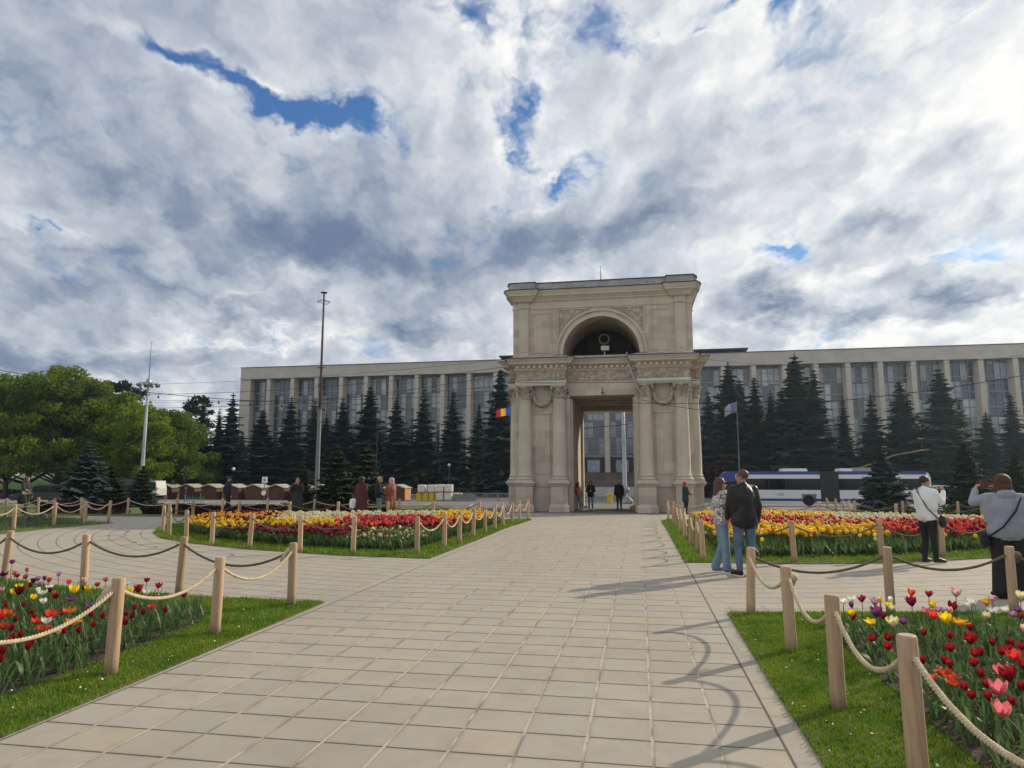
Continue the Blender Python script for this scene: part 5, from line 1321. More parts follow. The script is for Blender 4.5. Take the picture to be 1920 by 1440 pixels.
b = MB(); b.box(-.32, .32, -.05, -.02, 2.05, 2.72); s_ = b.build('square_plate', M_WHITEP, t); b = MB(); b.lathe([(.15, 0), (.15, .004)], 16); q = b.build('emblem', mat('faded_grey', (.22, .25, .26), .6), s_, loc=(0, -.052, 2.38)); q.rotation_euler = (rad(90), 0, 0)
b = MB(); b.lathe([(.27, 0), (.27, .03)], 20); q = b.build('round_plate', M_WHITEP, t, loc=(-.05, -.05, .95)); q.rotation_euler = (rad(90), 0, 0)
def flag_mesh(name, W, H, mats, droop, amp=.12):
    b = MB(); n, m = 18, 8
    for i in range(n + 1):
        for j in range(m + 1):
            u, v = i / n, j / m; b.v.append((-u * W * (1 - .12 * droop), amp * math.sin(u * 9 + v * 1.5) * (.3 + u), -v * H * (1 - .15 * droop * u) - droop * W * u * u * .55))
    for i in range(n):
        for j in range(m): q = i * (m + 1) + j; b.f.append((q, q + 1, q + m + 2, q + m + 1)); b.m.append(min(len(mats) - 1, int(i / n * len(mats))))
    return b.mesh(name, mats, True)
p = onground(958.5, 75); t = thing('flagpole', 'flagpole behind the left edge of the arch flying a blue, yellow and red flag', 'flagpole', p); MB().tube([(0, 0, 0), (0, 0, 10.2)], [.08, .04], 8).build('pole', M_GREYP, t)
zt = atY(955, 765, 75).z - p.z
obj('flag', flag_mesh('flag', 1.75, .85, [mat('flag_blue', (.06, .10, .42), .7, trans=.3), mat('flag_yellow', (.75, .55, .03), .7, trans=.3), mat('flag_red', (.55, .03, .05), .7, trans=.3)], .25), t, (-.05, 0, zt))
p = onground(1387, 100); t = thing('flagpole', 'flagpole behind the bus with a pale violet flag hanging in a triangle', 'flagpole', p); zt = atY(1384, 754, 100).z - p.z; MB().tube([(0, 0, 0), (0, 0, zt + .2)], [.09, .045], 8).build('pole', M_GREYP, t)
obj('flag', flag_mesh('flag', 1.8, 1.45, [mat('flag_violet', (.12, .12, .26), .7, trans=.3), mat('flag_white', (.32, .30, .36), .7, trans=.3)], .85, .05), t, (-.05, 0, zt))
p = onground(705, 60); t = thing('flagpole', 'thin bare flagpole between the spruces left of the arch', 'flagpole', p); zt = atY(708, 785, 60).z - p.z; MB().tube([(0, 0, 0), (0, 0, zt)], [.07, .04], 8).build('pole', M_BLACK, t); MB().ell((0, 0, zt + .05), .07, 8, 6).build('finial', M_GREYP, t)

# ------------------------------------------------------------------ overhead wires
M_WIRE = mat('black_cable', (.012, .012, .014), .6)
WIRES = [((-40, 686), (620, 757), 58, .8, .030, 'thick festoon cable with small hanging lamps above the leafy trees'), ((120, 737), (960, 686), 62, 1.0, .022, 'thin cable passing behind the floodlight crown towards the building'), ((120, 745), (1000, 735), 64, .6, .020, 'cable running level under the floodlight crown'),
         ((285, 765), (960, 700), 61, .8, .022, 'upper of two cables rising from the mast to the arch'), ((283, 754), (950, 722), 66, .5, .018, 'lower of two cables rising from the mast to the arch'), ((320, 776), (980, 752), 68, .6, .016, 'faint cable above the tops of the left spruces'), ((100, 722), (960, 672), 70, .8, .016, 'highest faint cable crossing the sky left of the arch'),
         ((930, 716), (1330, 712), 36, .1, .014, 'cable stretched across the carved frieze of the arch'), ((1040, 744), (1330, 756), 36, .15, .014, 'cable crossing the arch just under its capitals'), ((1204, 750), (1330, 770), 36, .06, .014, 'short cable from the drain pipe to the right edge of the arch'),
         ((1060, 806), (1230, 789), 60, .05, .028, 'dark cable seen through the arch opening'), ((1310, 768), (1560, 750), 60, .5, .020, 'sagging cable beside the white flag'), ((1540, 754), (1990, 690), 62, .3, .034, 'thick cable rising to the right edge across the building'), ((1310, 672), (1990, 655), 66, 1.2, .014, 'faint cable along the roof band of the right wing')]
for (a, b_, Y, sag, r, l) in WIRES:
    A = atY(*a, Y); B = atY(*b_, Y); o = (A + B) / 2; mb = MB(); pts = rope_path(A - o, B - o, sag, 24); mb.tube(pts, r, 5)
    w = tag(mb.build('overhead_cable', M_WIRE, None, True, o), l, 'cable', 'overhead cables')
    if 'festoon' in l:
        for k in range(3, 24, 2):
            q = MB(); q.tube([pts[k], pts[k] - Vector((0, 0, .25))], .02, 4); q.ell(pts[k] - Vector((0, 0, .36)), (.09, .09, .13), 8, 6); q.build('hanging_lamp', M_WIRE, w)
    if 'through' in l or 'festoon' in l:
        pass

# ------------------------------------------------------------------ vehicles
M_BUSW = mat('bus_white', (.70, .71, .73), .3, spec=.5); M_BUSB = mat('bus_blue', (.025, .05, .24), .3, spec=.5); M_GLS = mat('dark_window_glass', (.008, .010, .012), .09, spec=.3)
M_TYRE = mat('tyre_rubber', (.012, .012, .012), .85); M_BELL = mat('bellows_rubber', (.055, .058, .062), .8); M_RIM = mat('wheel_rim', (.35, .35, .36), .4, metal=.6)
def wheel(parent, x, y, r=.48, w=.28):
    b = MB(); b.lathe([(r * .55, -w / 2), (r * .92, -w / 2), (r, -w * .3), (r, w * .3), (r * .92, w / 2), (r * .55, w / 2)], 22); t = b.build('wheel', M_TYRE, parent, loc=(x, y, r)); t.rotation_euler = (rad(90), 0, 0)
    b = MB(); b.lathe([(r * .1, w / 2 + .0), (r * .3, w * .42), (r * .56, w * .46), (r * .56, w * .3)], 16); b.build('rim', M_RIM, t); return t
BUSY = 66; bp = Vector((atY(1352, 890, BUSY).x, BUSY, gz(BUSY) + .02))
bus = thing('trolleybus', 'long articulated white trolleybus with blue roof band and dark windows behind the right bed', 'trolleybus', bp)
L_ = 17.7; D_ = 2.5
def section(x0, x1, front=False, rear=False):
    def slab(z0, z1, dy=0.0, xa=x0, xb=x1): return MB().box(xa, xb, dy, D_ - dy, z0, z1)
    b = MB(); cuts = [c for c in (2.6, 7.55, 14.3) if x0 < c < x1]; xs = [x0] + [q for c in cuts for q in (c - .62, c + .62)] + [x1]
    for a, c in zip(xs[::2], xs[1::2]): b.box(a, c, .02, D_ - .02, .28, .44)
    for i in range(0, len(xs) - 1):
        a, c = xs[i], xs[i + 1]
        if i % 2 == 0: b.box(a, c, 0, D_, .66, 1.43)
        else: b.box(a, c, 0, D_, 1.06, 1.43); b.box(a, c, .5, D_ - .5, .3, 1.06)
    b.box(x0, x1, 0, D_, 2.44, 2.80); s = b.build('body', M_BUSW, bus)
    b = MB()
    for a, c in zip(xs[::2], xs[1::2]): b.box(a, c, -.004, D_ + .004, .44, .66)
    b.box(x0, x1, .03, D_ - .03, 2.80, 3.10); b.build('blue_band', M_BUSB, s)
    n = max(2, int((x1 - x0) / 1.45)); w = (x1 - x0) / n
    g_ = MB(); g_.box(x0 + .06, x1 - .06, .05, D_ - .05, 1.43, 2.44); g_.build('window_band', M_GLS, s)
    for k in range(1, n): MB().box(x0 + k * w - .05, x0 + k * w + .05, .035, D_ - .035, 1.435, 2.435).build('pillar', M_BLACK, s)
    for c in cuts: wheel(bus, c, .16)
    b = MB(); b.box(x0 + 4.2 if front else x0 + .2, x0 + 6.4 if front else x0 + 1.3, .4, D_ - .4, 3.10, 3.36, 0, -.08); b.build('roof_unit', M_BUSW, s)
    return s
section(1.25, 8.55, front=True); rs = section(10.15, 17.35)
b = MB(); b.prism([(0.05, .28), (1.247, .28), (1.247, 1.43), (0.0, 1.43)], 0, D_); f = b.build('front', M_BUSW, bus); b = MB(); b.prism([(.0, 1.43), (1.247, 1.43), (1.247, 2.2), (.10, 2.2)], .02, D_ - .02); b.build('windscreen', M_GLS, f)
b = MB(); b.prism([(.10, 2.2), (1.247, 2.2), (1.247, 3.10), (.55, 3.10), (.18, 2.85)], 0, D_); b.build('destination_panel', M_BUSB, f)
b = MB(); b.prism([(17.353, .28), (17.62, .28), (17.70, 1.40), (17.66, 2.55), (17.50, 2.95), (17.353, 3.0)], .0, D_); f = b.build('rear', M_BUSW, bus); b = MB(); b.box(17.50, 17.72, .1, D_ - .1, 1.5, 2.5); b.build('rear_window', M_GLS, f)
b = MB()
for k in range(16): b.box(8.552 + k * .1, 8.552 + k * .1 + .055, .03, D_ - .03, .4, 3.06); b.box(8.552 + k * .1 + .055, 8.552 + k * .1 + .0999, .09, D_ - .09, .44, 3.02)
b.build('bellows', M_BELL, bus)
b = MB(); b.box(11.6, 13.4, .7, D_ - .7, 3.10, 3.42); b.build('pole_base', M_IRON, rs)
for s in (0, 1): MB().tube([(12.3, 1.0 + .5 * s, 3.40), (15.3, .95 + .6 * s, 4.55), (18.1 - .2 * s, .95 + .65 * s, 5.05)], [.055, .045, .03], 6).build('trolley_pole', mat('brass_pole', (.22, .17, .06), .6) if s == 0 else bpy.data.materials['brass_pole'], bus, True)
fc = bpy.data.curves.new('fleet_number', 'FONT'); fc.body = '1302'; fc.size = .34; fc.extrude = .003; fc.align_x = 'CENTER'
fc.materials.append(mat('violet_lettering', (.10, .09, .36), .5))
ft = bpy.data.objects.new('lettering_source', fc); scene.collection.objects.link(ft); bpy.context.view_layer.update()
fme = bpy.data.meshes.new_from_object(ft.evaluated_get(bpy.context.evaluated_depsgraph_get())); bpy.data.objects.remove(ft)
fo = obj('fleet_number', fme, bus, (5.1, -.006, .93)); fo.rotation_euler = (rad(90), 0, 0)
def car(name, label, loc, rz, paint, sc=1.0, suv=False, group=None):
    t = thing(name, label, 'car', loc, rz, group); t.scale = (sc,) * 3
    hh = .18 if suv else 0; W = .88
    prof = [(-2.15, .35), (-2.2, .62 + hh), (-2.05, .86 + hh), (2.0, .82 + hh), (2.2, .62 + hh), (2.15, .32)]
    top = [(-2.0, .88 + hh), (-1.55, 1.36 + hh), (-1.2, 1.44 + hh), (.30, 1.46 + hh), (.7, 1.38 + hh), (1.25, .90 + hh)]
    b = MB()
    lower = [(-2.15, .32), (-2.22, .62 + hh), (-2.08, .88 + hh), (1.25, .90 + hh), (1.95, .80 + hh), (2.18, .62 + hh), (2.15, .30)]
    for y0, y1, s in ((-W, -W + .1, .985), (-W + .1, W - .1, 1.0), (W - .1, W, .985)): b.prism([(x * s, z) for x, z in lower], y0, y1)
    body = b.build('body', paint, t)
    b = MB(); b.prism([(-1.95, .885 + hh), (-1.55, 1.38 + hh), (.62, 1.38 + hh), (1.2, .905 + hh)], -W + .12, W - .12); b.build('window', M_GLS, body)
    b = MB(); b.prism([(-1.62, 1.36 + hh), (-1.2, 1.46 + hh), (.32, 1.48 + hh), (.68, 1.36 + hh)], -W + .10, W - .10)
    for x0, x1 in ((-.52, -.44), (.30, .36)): b.box(x0, x1, -W + .09, W - .09, .9 + hh, 1.40 + hh)
    b.build('roof', paint, t)
    for x in (-1.32, 1.32):
        for y in (-W + .02, W - .02):
            w = wheel(t, x, y, .33, .2)
            if y > 0: w.rotation_euler = (rad(-90), 0, 0)
    for s in (-1, 1):
        MB().ell((2.10, s * .6, .66 + hh), (.10, .2, .08), 8, 6).build('headlight', M_WHITEP, t); MB().box(-2.24, -2.12, s * .62 - .16, s * .62 + .16, .62 + hh, .76 + hh).build('tail_light', mat('tail_lens', (.3, .01, .01), .3) if 'tail_lens' not in bpy.data.materials else bpy.data.materials['tail_lens'], t)
    return t
M_SILVER = mat('silver_paint', (.45, .46, .48), .28, metal=.5); M_DARKP = mat('dark_car_paint', (.02, .022, .028), .2, spec=.6)
car('parked_car', 'silver estate car beyond the right bed behind the person in white', onground(1768, 60), rad(-20), M_SILVER, 1.05, True)
car('parked_car', 'dark car at the kerb beside the large blue-grey spruce', onground(92, 46), rad(200), M_DARKP)
car('parked_car', 'white car far off under the spruces left of the building', onground(384, 118), rad(10), M_BUSW)
car('parked_car', 'second white car glimpsed far off right of the globe lamp on the left', onground(418, 119), rad(5), M_BUSW)
p = onground(258, 84); t = thing('tank_truck', 'green tank truck with a dark cylindrical tank and pale cab behind the young spruces', 'truck', p, rad(4))
b = MB(); b.lathe([(.3, 0), (.95, .12), (1.0, .3), (1.0, 4.7), (.95, 4.88), (.3, 5.0)], 20); q = b.build('tank', mat('dark_tank', (.03, .032, .036), .4), t, True, (-3.2, 0, 2.0)); q.rotation_euler = (0, rad(90), 0)
MB().box(-3.2, 3.3, -.9, .9, .55, 1.0).build('chassis', mat('green_paint', (.03, .16, .06), .5), t); MB().box(-2.4, .6, -1.0, -.9, .5, 1.05).build('side_guard', bpy.data.materials['green_paint'], t)
b = MB(); b.prism([(2.0, .6), (3.7, .6), (3.7, 1.5), (3.45, 2.55), (2.0, 2.55)], -1.1, 1.1); c = b.build('cab', M_CAGE, t); b = MB(); b.box(2.25, 3.48, -1.13, 1.13, 1.35, 2.35); b.build('window', M_GLS, c)
for x in (-2.4, -1.2, 2.8):
    for y in (-.95, .95): wheel(t, x, y, .5, .3)
# pale low buildings glimpsed between the trunks
for i, (px, Y, w, h, l) in enumerate(((80, 150, 14, 7, 'pale house glimpsed between the trunks at the left'), (205, 150, 9, 9, 'cream house glimpsed behind the large blue-grey spruce'))):
    p = onground(px, Y); p.z = gz(Y); t = thing('house', l, 'house', p); MB().box(-w / 2, w / 2, 0, 8, -.5, h).build('wall', mat('cream_render', (.50, .45, .37), .9, var=.1) if i == 0 else bpy.data.materials['cream_render'], t)
    MB().prism([(-w / 2 - .4, h), (w / 2 + .4, h), (0, h + 2.2)], -.4, 8.4).build('roof', M_RUST, t)
    for r_ in range(2):
        for k in range(int(w / 2.6)):
            o = MB().box(-.5, .5, -.06, .02, 0, 1.5).build('window', M_GLS, t, loc=(-w / 2 + 1.5 + k * 2.6, 0, 1.4 + r_ * 3)); MB().box(-.6, .6, -.12, .0, -.1, -.005).build('sill', M_TRIM, o)
# ------------------------------------------------------------------ people
M_SKIN = mat('skin', (.46, .25, .17), .55, var=.12, vscale=14, spec=.35)
M_SKIN2 = mat('skin_tanned', (.36, .19, .125), .55, var=.12, vscale=14, spec=.35)
_dg = None
def fuse(mb, name, m, parent, voxel, smooth=3, fac=.5, loc=None):
    """melt the shapes of one garment or body into a single continuous surface"""
    me = mb.mesh(name + '_raw', m)
    o = bpy.data.objects.new(name, me); scene.collection.objects.link(o)
    r = o.modifiers.new('r', 'REMESH'); r.mode = 'VOXEL'; r.voxel_size = voxel; r.use_smooth_shade = True
    s = o.modifiers.new('s', 'SMOOTH'); s.factor = fac; s.iterations = smooth
    dg = bpy.context.evaluated_depsgraph_get(); dg.update()
    out = bpy.data.meshes.new_from_object(o.evaluated_get(dg), depsgraph=dg)
    o.modifiers.clear(); o.data = out; out.name = name; bpy.data.meshes.remove(me)
    if not out.materials: out.materials.append(m)
    o.parent = parent
    return o
def V3(*a): return Vector(a)
def person(label, loc, face, h=1.74, pose=None, vox=.011, skin=None, build=1.0, top=None, legs=None, shoe=None, hair=None, hairstyle='short', coat=0.0, flare=0.0, hood=False, lean=0.0, headturn=0.0, headtilt=0.0, hat=None, rough_top=None):
    """standing figure facing +Y in its own frame; `face` turns it (degrees from +Y towards +X); pose gives elbow and wrist positions, feet and so on"""
    skin = skin or M_SKIN; pose = pose or {}; W = build
    t = thing('person', label, 'person', loc, -rad(face)); k = h / 1.74; t.scale = (k, k, k)
    P = dict(ls=V3(-.175 * W, 0, 1.425), rs=V3(.175 * W, 0, 1.425), le=V3(-.235 * W, -.03, 1.13), re=V3(.235 * W, -.03, 1.13), lw=V3(-.25 * W, .04, .88), rw=V3(.25 * W, .04, .88),
             lh=V3(-.09 * W, 0, .90), rh=V3(.09 * W, 0, .90), lk=V3(-.10, .03, .49), rk=V3(.10, .03, .49), la=V3(-.105, -.02, .09), ra=V3(.105, -.02, .09), lf=None, rf=None)
    for q, v in pose.items():
        if isinstance(v, tuple) and q[1:] != 'palm': P[q] = V3(*v)
    lv = V3(lean * .1, lean * .25, 0)
    for q in ('ls', 'rs', 'le', 're', 'lw', 'rw'): P[q] = P[q] + lv
    for s in 'lr':
        if P[s + 'f'] is None: P[s + 'f'] = P[s + 'a'] + V3(.04 * (1 if s == 'r' else -1), .16, -.055)
    hips, chest, neck = V3(0, 0, .95), V3(0, -.01, 1.27) + lv * .7, V3(0, -.01, 1.50) + lv
    hc = V3(0, .02, 1.625) + lv
    HR = Matrix.Rotation(-rad(headturn), 3, 'Z') @ Matrix.Rotation(rad(headtilt), 3, 'X')
    def hp(x, y, z): return hc + HR @ V3(x, y, z)
    b = MB()
    b.ell(hips, (.155 * W, .105 * W, .13)); b.cap(hips, chest, .125 * W, .135 * W); b.ell(chest + V3(0, 0, .05), (.165 * W, .11 * W, .19)); b.cap(chest + V3(0, 0, .12), neck, .09, .056); b.cap(neck, hc + V3(0, -.01, -.05), .055, .052)
    b.cap(P['ls'], P['rs'], .06, .06)
    for s in 'lr':
        b.cap(P[s + 's'], P[s + 'e'], .052, .040); b.cap(P[s + 'e'], P[s + 'w'], .040, .026)
        b.cap(P[s + 'h'], P[s + 'k'], .085 * W, .052); b.cap(P[s + 'k'], P[s + 'a'], .054, .036); b.cap(P[s + 'a'], P[s + 'f'], .038, .03)
        # hand: palm, four unequal curled fingers, thumb from the side
        d = (P[s + 'w'] - P[s + 'e']).normalized(); sd = 1 if s == 'r' else -1
        side = pose.get(s + 'palm'); n_ = V3(*side).normalized() if side else V3(-sd, 0, 0)
        n_ = (n_ - d * n_.dot(d)).normalized(); u = d.cross(n_).normalized() * sd
        if side is None and u.y < 0: u = -u
        w0 = P[s + 'w']; cur = pose.get(s + 'curl', .35)
        for e in (-.026, -.009, .009, .026): b.cap(w0 + u * e * .6, w0 + d * .085 + u * e, .017, .0135, 8)
        for f, ln in ((-.030, .055), (-.010, .068), (.011, .073), (.031, .064)):
            k0 = w0 + d * .088 + u * f; d1 = (d + n_ * cur).normalized(); k1 = k0 + d1 * ln * .55; d2 = (d + n_ * cur * 2.6).normalized(); b.cap(k0, k1, .0105, .0095, 8); b.cap(k1, k1 + d2 * ln * .5, .0095, .0085, 8)
        q0 = w0 + d * .025 + u * .028; q1 = q0 + (d * .6 + u * .8 + n_ * .3).normalized() * .04; b.cap(q0, q1, .0135, .012, 8); b.cap(q1, q1 + (d + u * .3 + n_ * .4).normalized() * .032, .012, .010, 8)
    # head: skull, jaw, nose, chin, lips, ears
    b.ell(hp(0, -.012, .035), (.076, .094, .090), 16, 12, HR); b.ell(hp(0, .022, -.035), (.060, .068, .078), 16, 12, HR); b.ell(hp(0, .062, -.095), (.026, .024, .022), 10, 8, HR)
    b.cap(hp(0, .083, .022), hp(0, .104, -.022), .010, .0155, 8); b.ell(hp(0, .085, -.058), (.026, .012, .012), 10, 8, HR); b.ell(hp(0, .074, .046), (.056, .02, .012), 10, 8, HR)
    for e in (-1, 1): b.ell(hp(e * .076, -.005, -.005), (.012, .02, .032), 8, 8, HR)
    body = fuse(b, 'body', skin, t, vox, 2, .35)
    eb = MB()
    for e in (-1, 1): eb.ell(hp(e * .031, .076, .020), (.013, .010, .008), 8, 6, HR)
    eb.build('eyes', M_BLACK, body, True)
    if hair is not None:
        q = MB(); q.ell(hp(0, -.022, .052), (.087, .100, .092), 16, 12, HR)
        if hairstyle == 'long':
            for e in (-1, 1): q.cap(hp(e * .062, -.03, .05), hp(e * .088, -.045, -.18), .042, .036); q.cap(hp(e * .05, -.07, .03), hp(e * .06, -.10, -.24), .05, .04)
            q.cap(hp(0, -.08, .03), hp(0, -.115, -.25), .06, .045)
        elif hairstyle == 'bob':
            q.ell(hp(0, -.038, .048), (.116, .122, .114), 16, 12, HR); q.ell(hp(0, -.07, -.03), (.108, .085, .085), 14, 10, HR)
            for e in (-1, 1): q.cap(hp(e * .08, -.02, .03), hp(e * .088, -.02, -.065), .035, .03)
            q.cap(hp(-.05, -.085, .02), hp(.05, -.085, -.02), .05, .05); q.cap(hp(0, -.085, 0), hp(0, -.085, -.07), .055, .045)
            for i_ in range(26):
                a_ = math.pi * (1.02 + .96 * i_ / 25); x_, y_ = math.cos(a_), math.sin(a_); q.cap(hp(x_ * .085, y_ * .085 - .02, .07), hp(x_ * (.108 + .012 * (i_ % 3)), y_ * (.105 + .012 * (i_ % 2)) - .03, -.085 - .03 * ((i_ * 7) % 4)), .016, .011, 6)
        elif hairstyle == 'bun': q.ell(hp(0, -.12, .06), (.05, .045, .05))
        o = fuse(q, 'hair', hair, body, .008 if hairstyle == 'bob' and vox < .01 else .011, 2); cut = hp(0, .085, 0)
        # keep the face clear
        M_ = HR.transposed(); vv = o.data.vertices
        for v in vv:
            l = M_ @ (v.co - hc)
            if l.y > .045 and l.z < .075: v.co = hc + HR @ V3(l.x * .93, min(l.y, .05) * .62, l.z)
    if hat is not None:
        q = MB(); q.ell(hp(0, -.02, .06), (.095, .108, .085), 16, 10, HR); q.cap(hp(-.05, .09, .05), hp(.05, .09, .05), .02, .02); fuse(q, 'cap', hat, body, .012)
    # clothes
    if legs is not None:
        q = MB(); q.ell(hips, (.168 * W, .122 * W, .12))
        for s in 'lr':
            q.cap(P[s + 'h'], P[s + 'k'], .100 * W, .068 + flare * .4); q.cap(P[s + 'k'], P[s + 'a'] + V3(0, 0, .01), .069 + flare * .4, .052 + flare)
        fuse(q, 'trousers', legs, t, .013, 2)
    if shoe is not None:
        for s in 'lr':
            q = MB(); f = P[s + 'f']; a = P[s + 'a']; q.cap(a + V3(0, 0, -.02), f + V3(0, 0, -.0), .046, .036); q.cap(a + V3(0, -.035, -.045), f + V3(0, .02, -.005), .042, .036)
            for v in range(len(q.v)): q.v[v] = (q.v[v][0], q.v[v][1], max(q.v[v][2], .002))
            fuse(q, 'shoe', shoe, t, .010, 2)
    if top is not None:
        q = MB(); hem = .84 - coat
        q.ell(chest + V3(0, 0, .03), (.195 * W, .142 * W, .22)); q.cap(V3(0, 0, .98), chest, .150 * W, .152 * W)
        for e in (-1, 1): q.cap(V3(e * .055 * W, 0, 1.05), V3(e * (.075 + coat * .08) * W, 0, hem + .12), .135 * W, (.125 + coat * .05) * W)
        q.cap(P['ls'] + V3(.02, 0, -.01), P['rs'] + V3(-.02, 0, -.01), .082, .082); q.cap(chest + V3(0, 0, .16), neck + V3(0, -.012, -.01), .105, .073)
        for s in 'lr': q.cap(neck + V3(0, -.01, -.03), P[s + 's'] + V3(0, 0, .005), .065, .068); q.cap(P[s + 's'] + V3(0, 0, -.03), V3(P[s + 's'].x * .8, P[s + 's'].y, 1.12), .09, .10)
        for s in 'lr':
            d = (P[s + 'w'] - P[s + 'e']); q.cap(P[s + 's'], P[s + 'e'], .082, .066); q.cap(P[s + 'e'], P[s + 'e'] + d * .93, .066, .048)
        if hood: q.ell(neck + V3(0, -.085, -.02), (.14, .075, .085))
        o = fuse(q, 'jacket' if coat < .2 else 'coat', top, t, .013, 3)
        cutz = hem
        for v in o.data.vertices:
            if v.co.z < cutz + .02 and math.hypot(v.co.x, v.co.y) < .34: v.co.z = cutz + (v.co.z - cutz) * .05
    return t
M_JEANS = mat('blue_jeans', (.055, .095, .165), .85, c2=(.10, .15, .235), vscale=5, bump=.3, bscale=60)
M_LJEANS = mat('light_jeans', (.12, .19, .27), .85, c2=(.20, .27, .35), vscale=4, bump=.3, bscale=60)
M_BLK = mat('black_cloth', (.014, .014, .016), .8, bump=.4, bscale=9, bdist=.02)
M_LEATHER = mat('black_leather', (.010, .010, .011), .42, spec=.35, bump=.5, bscale=10, bdist=.02)
M_WHITEC = mat('white_cloth', (.70, .71, .73), .8, bump=.5, bscale=11, bdist=.02)
M_GREYC = mat('grey_quilted_cloth', (.27, .29, .33), .75, bump=.5, bscale=9, bdist=.03)
M_TAN = mat('tan_puffer', (.33, .22, .15), .7, bump=.6, bscale=8, bdist=.03)
M_TEALC = mat('dark_teal_cloth', (.018, .042, .048), .8, bump=.4, bscale=9, bdist=.02)
M_MAROON = mat('maroon_cloth', (.085, .018, .022), .8, bump=.4, bscale=9, bdist=.02)
M_OLIVE = mat('dark_olive_cloth', (.030, .032, .026), .8, bump=.4, bscale=9, bdist=.02)
M_NAVY = mat('navy_cloth', (.016, .020, .034), .8, bump=.4, bscale=9, bdist=.02)
M_RUSTC = mat('rust_puffer', (.20, .065, .032), .7, bump=.6, bscale=8, bdist=.03)
M_REDC = mat('red_cloth', (.45, .03, .035), .8)
M_PHONE = mat('phone_case', (.012, .012, .014), .25)
def leopard():
    m, nt, b = newmat('floral_cloth'); tcn = nt.nodes.new('ShaderNodeTexCoord'); P = tcn.outputs['Object']
    n = noise(nt, P, 17, 3, .55, dist=1.6); n2 = noise(nt, P, 26, 3, .5)
    col = mixc(nt, n.step(.50, .54), (.56, .53, .53), (.075, .06, .075)); col = mixc(nt, n2.step(.60, .64) * .8, col, (.20, .16, .15)); nt.links.new(col, b.inputs['Base Color']); b.inputs['Roughness'].default_value = .8
    return m
M_FLORAL = leopard()
H_AUB = mat('auburn_hair', (.085, .028, .018), .5, var=.3, vscale=40, spec=.4); H_DK = mat('dark_hair', (.022, .016, .013), .5, var=.3, vscale=40, spec=.4); H_BR = mat('brown_hair', (.075, .045, .028), .5, var=.3, vscale=40, spec=.4)
H_GING = mat('light_auburn_hair', (.050, .022, .012), .6, c2=(.15, .065, .028), vscale=34, spec=.3, bump=1.0, bscale=60, bdist=.02); H_GREY = mat('grey_hair', (.30, .29, .28), .6); H_BLOND = mat('blonde_hair', (.42, .30, .15), .5)
M_SNEAK = mat('grey_blue_shoe', (.16, .20, .26), .7); M_WSHOE = mat('white_shoe', (.6, .6, .58), .6); M_GLASSES = M_GLS

def gp(px, py): p = at(px, py); return Vector((p.x, p.y, gz(p.y) + .012))
# face: degrees from +Y (away along the walk) towards +X (right)
w = person('person in a black and white floral jacket facing the person in black leather', gp(1356, 1074), 78, 1.63, dict(le=(-.22, .10, 1.14), re=(.22, .09, 1.14), lw=(-.12, .30, 1.02), rw=(.12, .30, 1.0), lk=(-.10, .05, .49), la=(-.12, -.10, .09), ra=(.09, .05, .09)), .009, top=M_FLORAL, legs=M_LJEANS, shoe=M_SNEAK, hair=H_AUB, hairstyle='long', flare=.03, coat=.02, headturn=2)
g_ = MB()
for e in (-1, 1): g_.ell((e * .034, .098, 1.648), (.030, .008, .022), 10, 8)
g_.tube([(-.075, .02, 1.655), (-.066, .085, 1.655), (.066, .085, 1.655), (.075, .02, 1.655)], .004, 4); g_.build('sunglasses', M_GLASSES, w)
m_ = person('person in a black leather jacket and blue jeans seen from behind beside the floral jacket', gp(1400, 1080), -22, 1.76, dict(le=(-.25, .05, 1.14), lw=(-.20, .20, .93), re=(.255, -.04, 1.14), rw=(.25, .02, .88), la=(-.13, -.02, .09), ra=(.12, -.02, .09), lk=(-.12, .03, .49), rk=(.115, .03, .49)), .009, skin=M_SKIN2, build=1.12, top=M_LEATHER, legs=M_JEANS, shoe=M_BLK, hair=H_BR, hairstyle='short', headturn=-40, coat=.07)
p3 = person('person in a white jacket and black trousers holding up a phone, black shoulder bag', gp(1745, 1056), 62, 1.66, dict(le=(-.22, .16, 1.20), re=(.23, .16, 1.22), lw=(-.07, .36, 1.42), rw=(.10, .38, 1.44), lpalm=(1, .3, 0), rpalm=(-1, .3, 0), lcurl=.8, rcurl=.8, la=(-.08, -.05, .09), ra=(.09, .06, .09)), .008, skin=M_SKIN2, build=1.08, top=M_WHITEC, legs=M_BLK, shoe=M_LEATHER, hair=H_DK, hairstyle='short', headturn=10, coat=.03)
b = MB(); b.box(-.075, .105, .455, .468, 1.44, 1.53); tag(b.build('phone', M_PHONE, p3))
p4 = person('person in a grey jacket photographing with raised arms at the right edge', gp(1899, 1122), 0, 1.66, dict(le=(-.37, .10, 1.36), re=(.36, .10, 1.36), lw=(-.23, .32, 1.545), rw=(.12, .34, 1.545), lpalm=(1, .3, 0), rpalm=(-1, .3, 0), lcurl=.8, rcurl=.8, la=(-.14, -.02, .09), ra=(.13, .03, .09), lk=(-.12, .02, .49), rk=(.12, .02, .49)), .008, build=1.27, top=M_GREYC, legs=M_BLK, shoe=M_BLK, hair=H_GING, hairstyle='bob', flare=.07, coat=.02, hood=True, headtilt=-4)
b = MB(); b.box(-.19, .06, .395, .407, 1.565, 1.655); b.build('phone', mat('red_phone_case', (.10, .03, .03), .4), p4)
def bag(p, pts, c, r, m, label='shoulder_bag'):
    b = MB(); b.tube(pts, .013, 6); b.ell(c, r, 14, 10); return b.build(label, m, p, True)
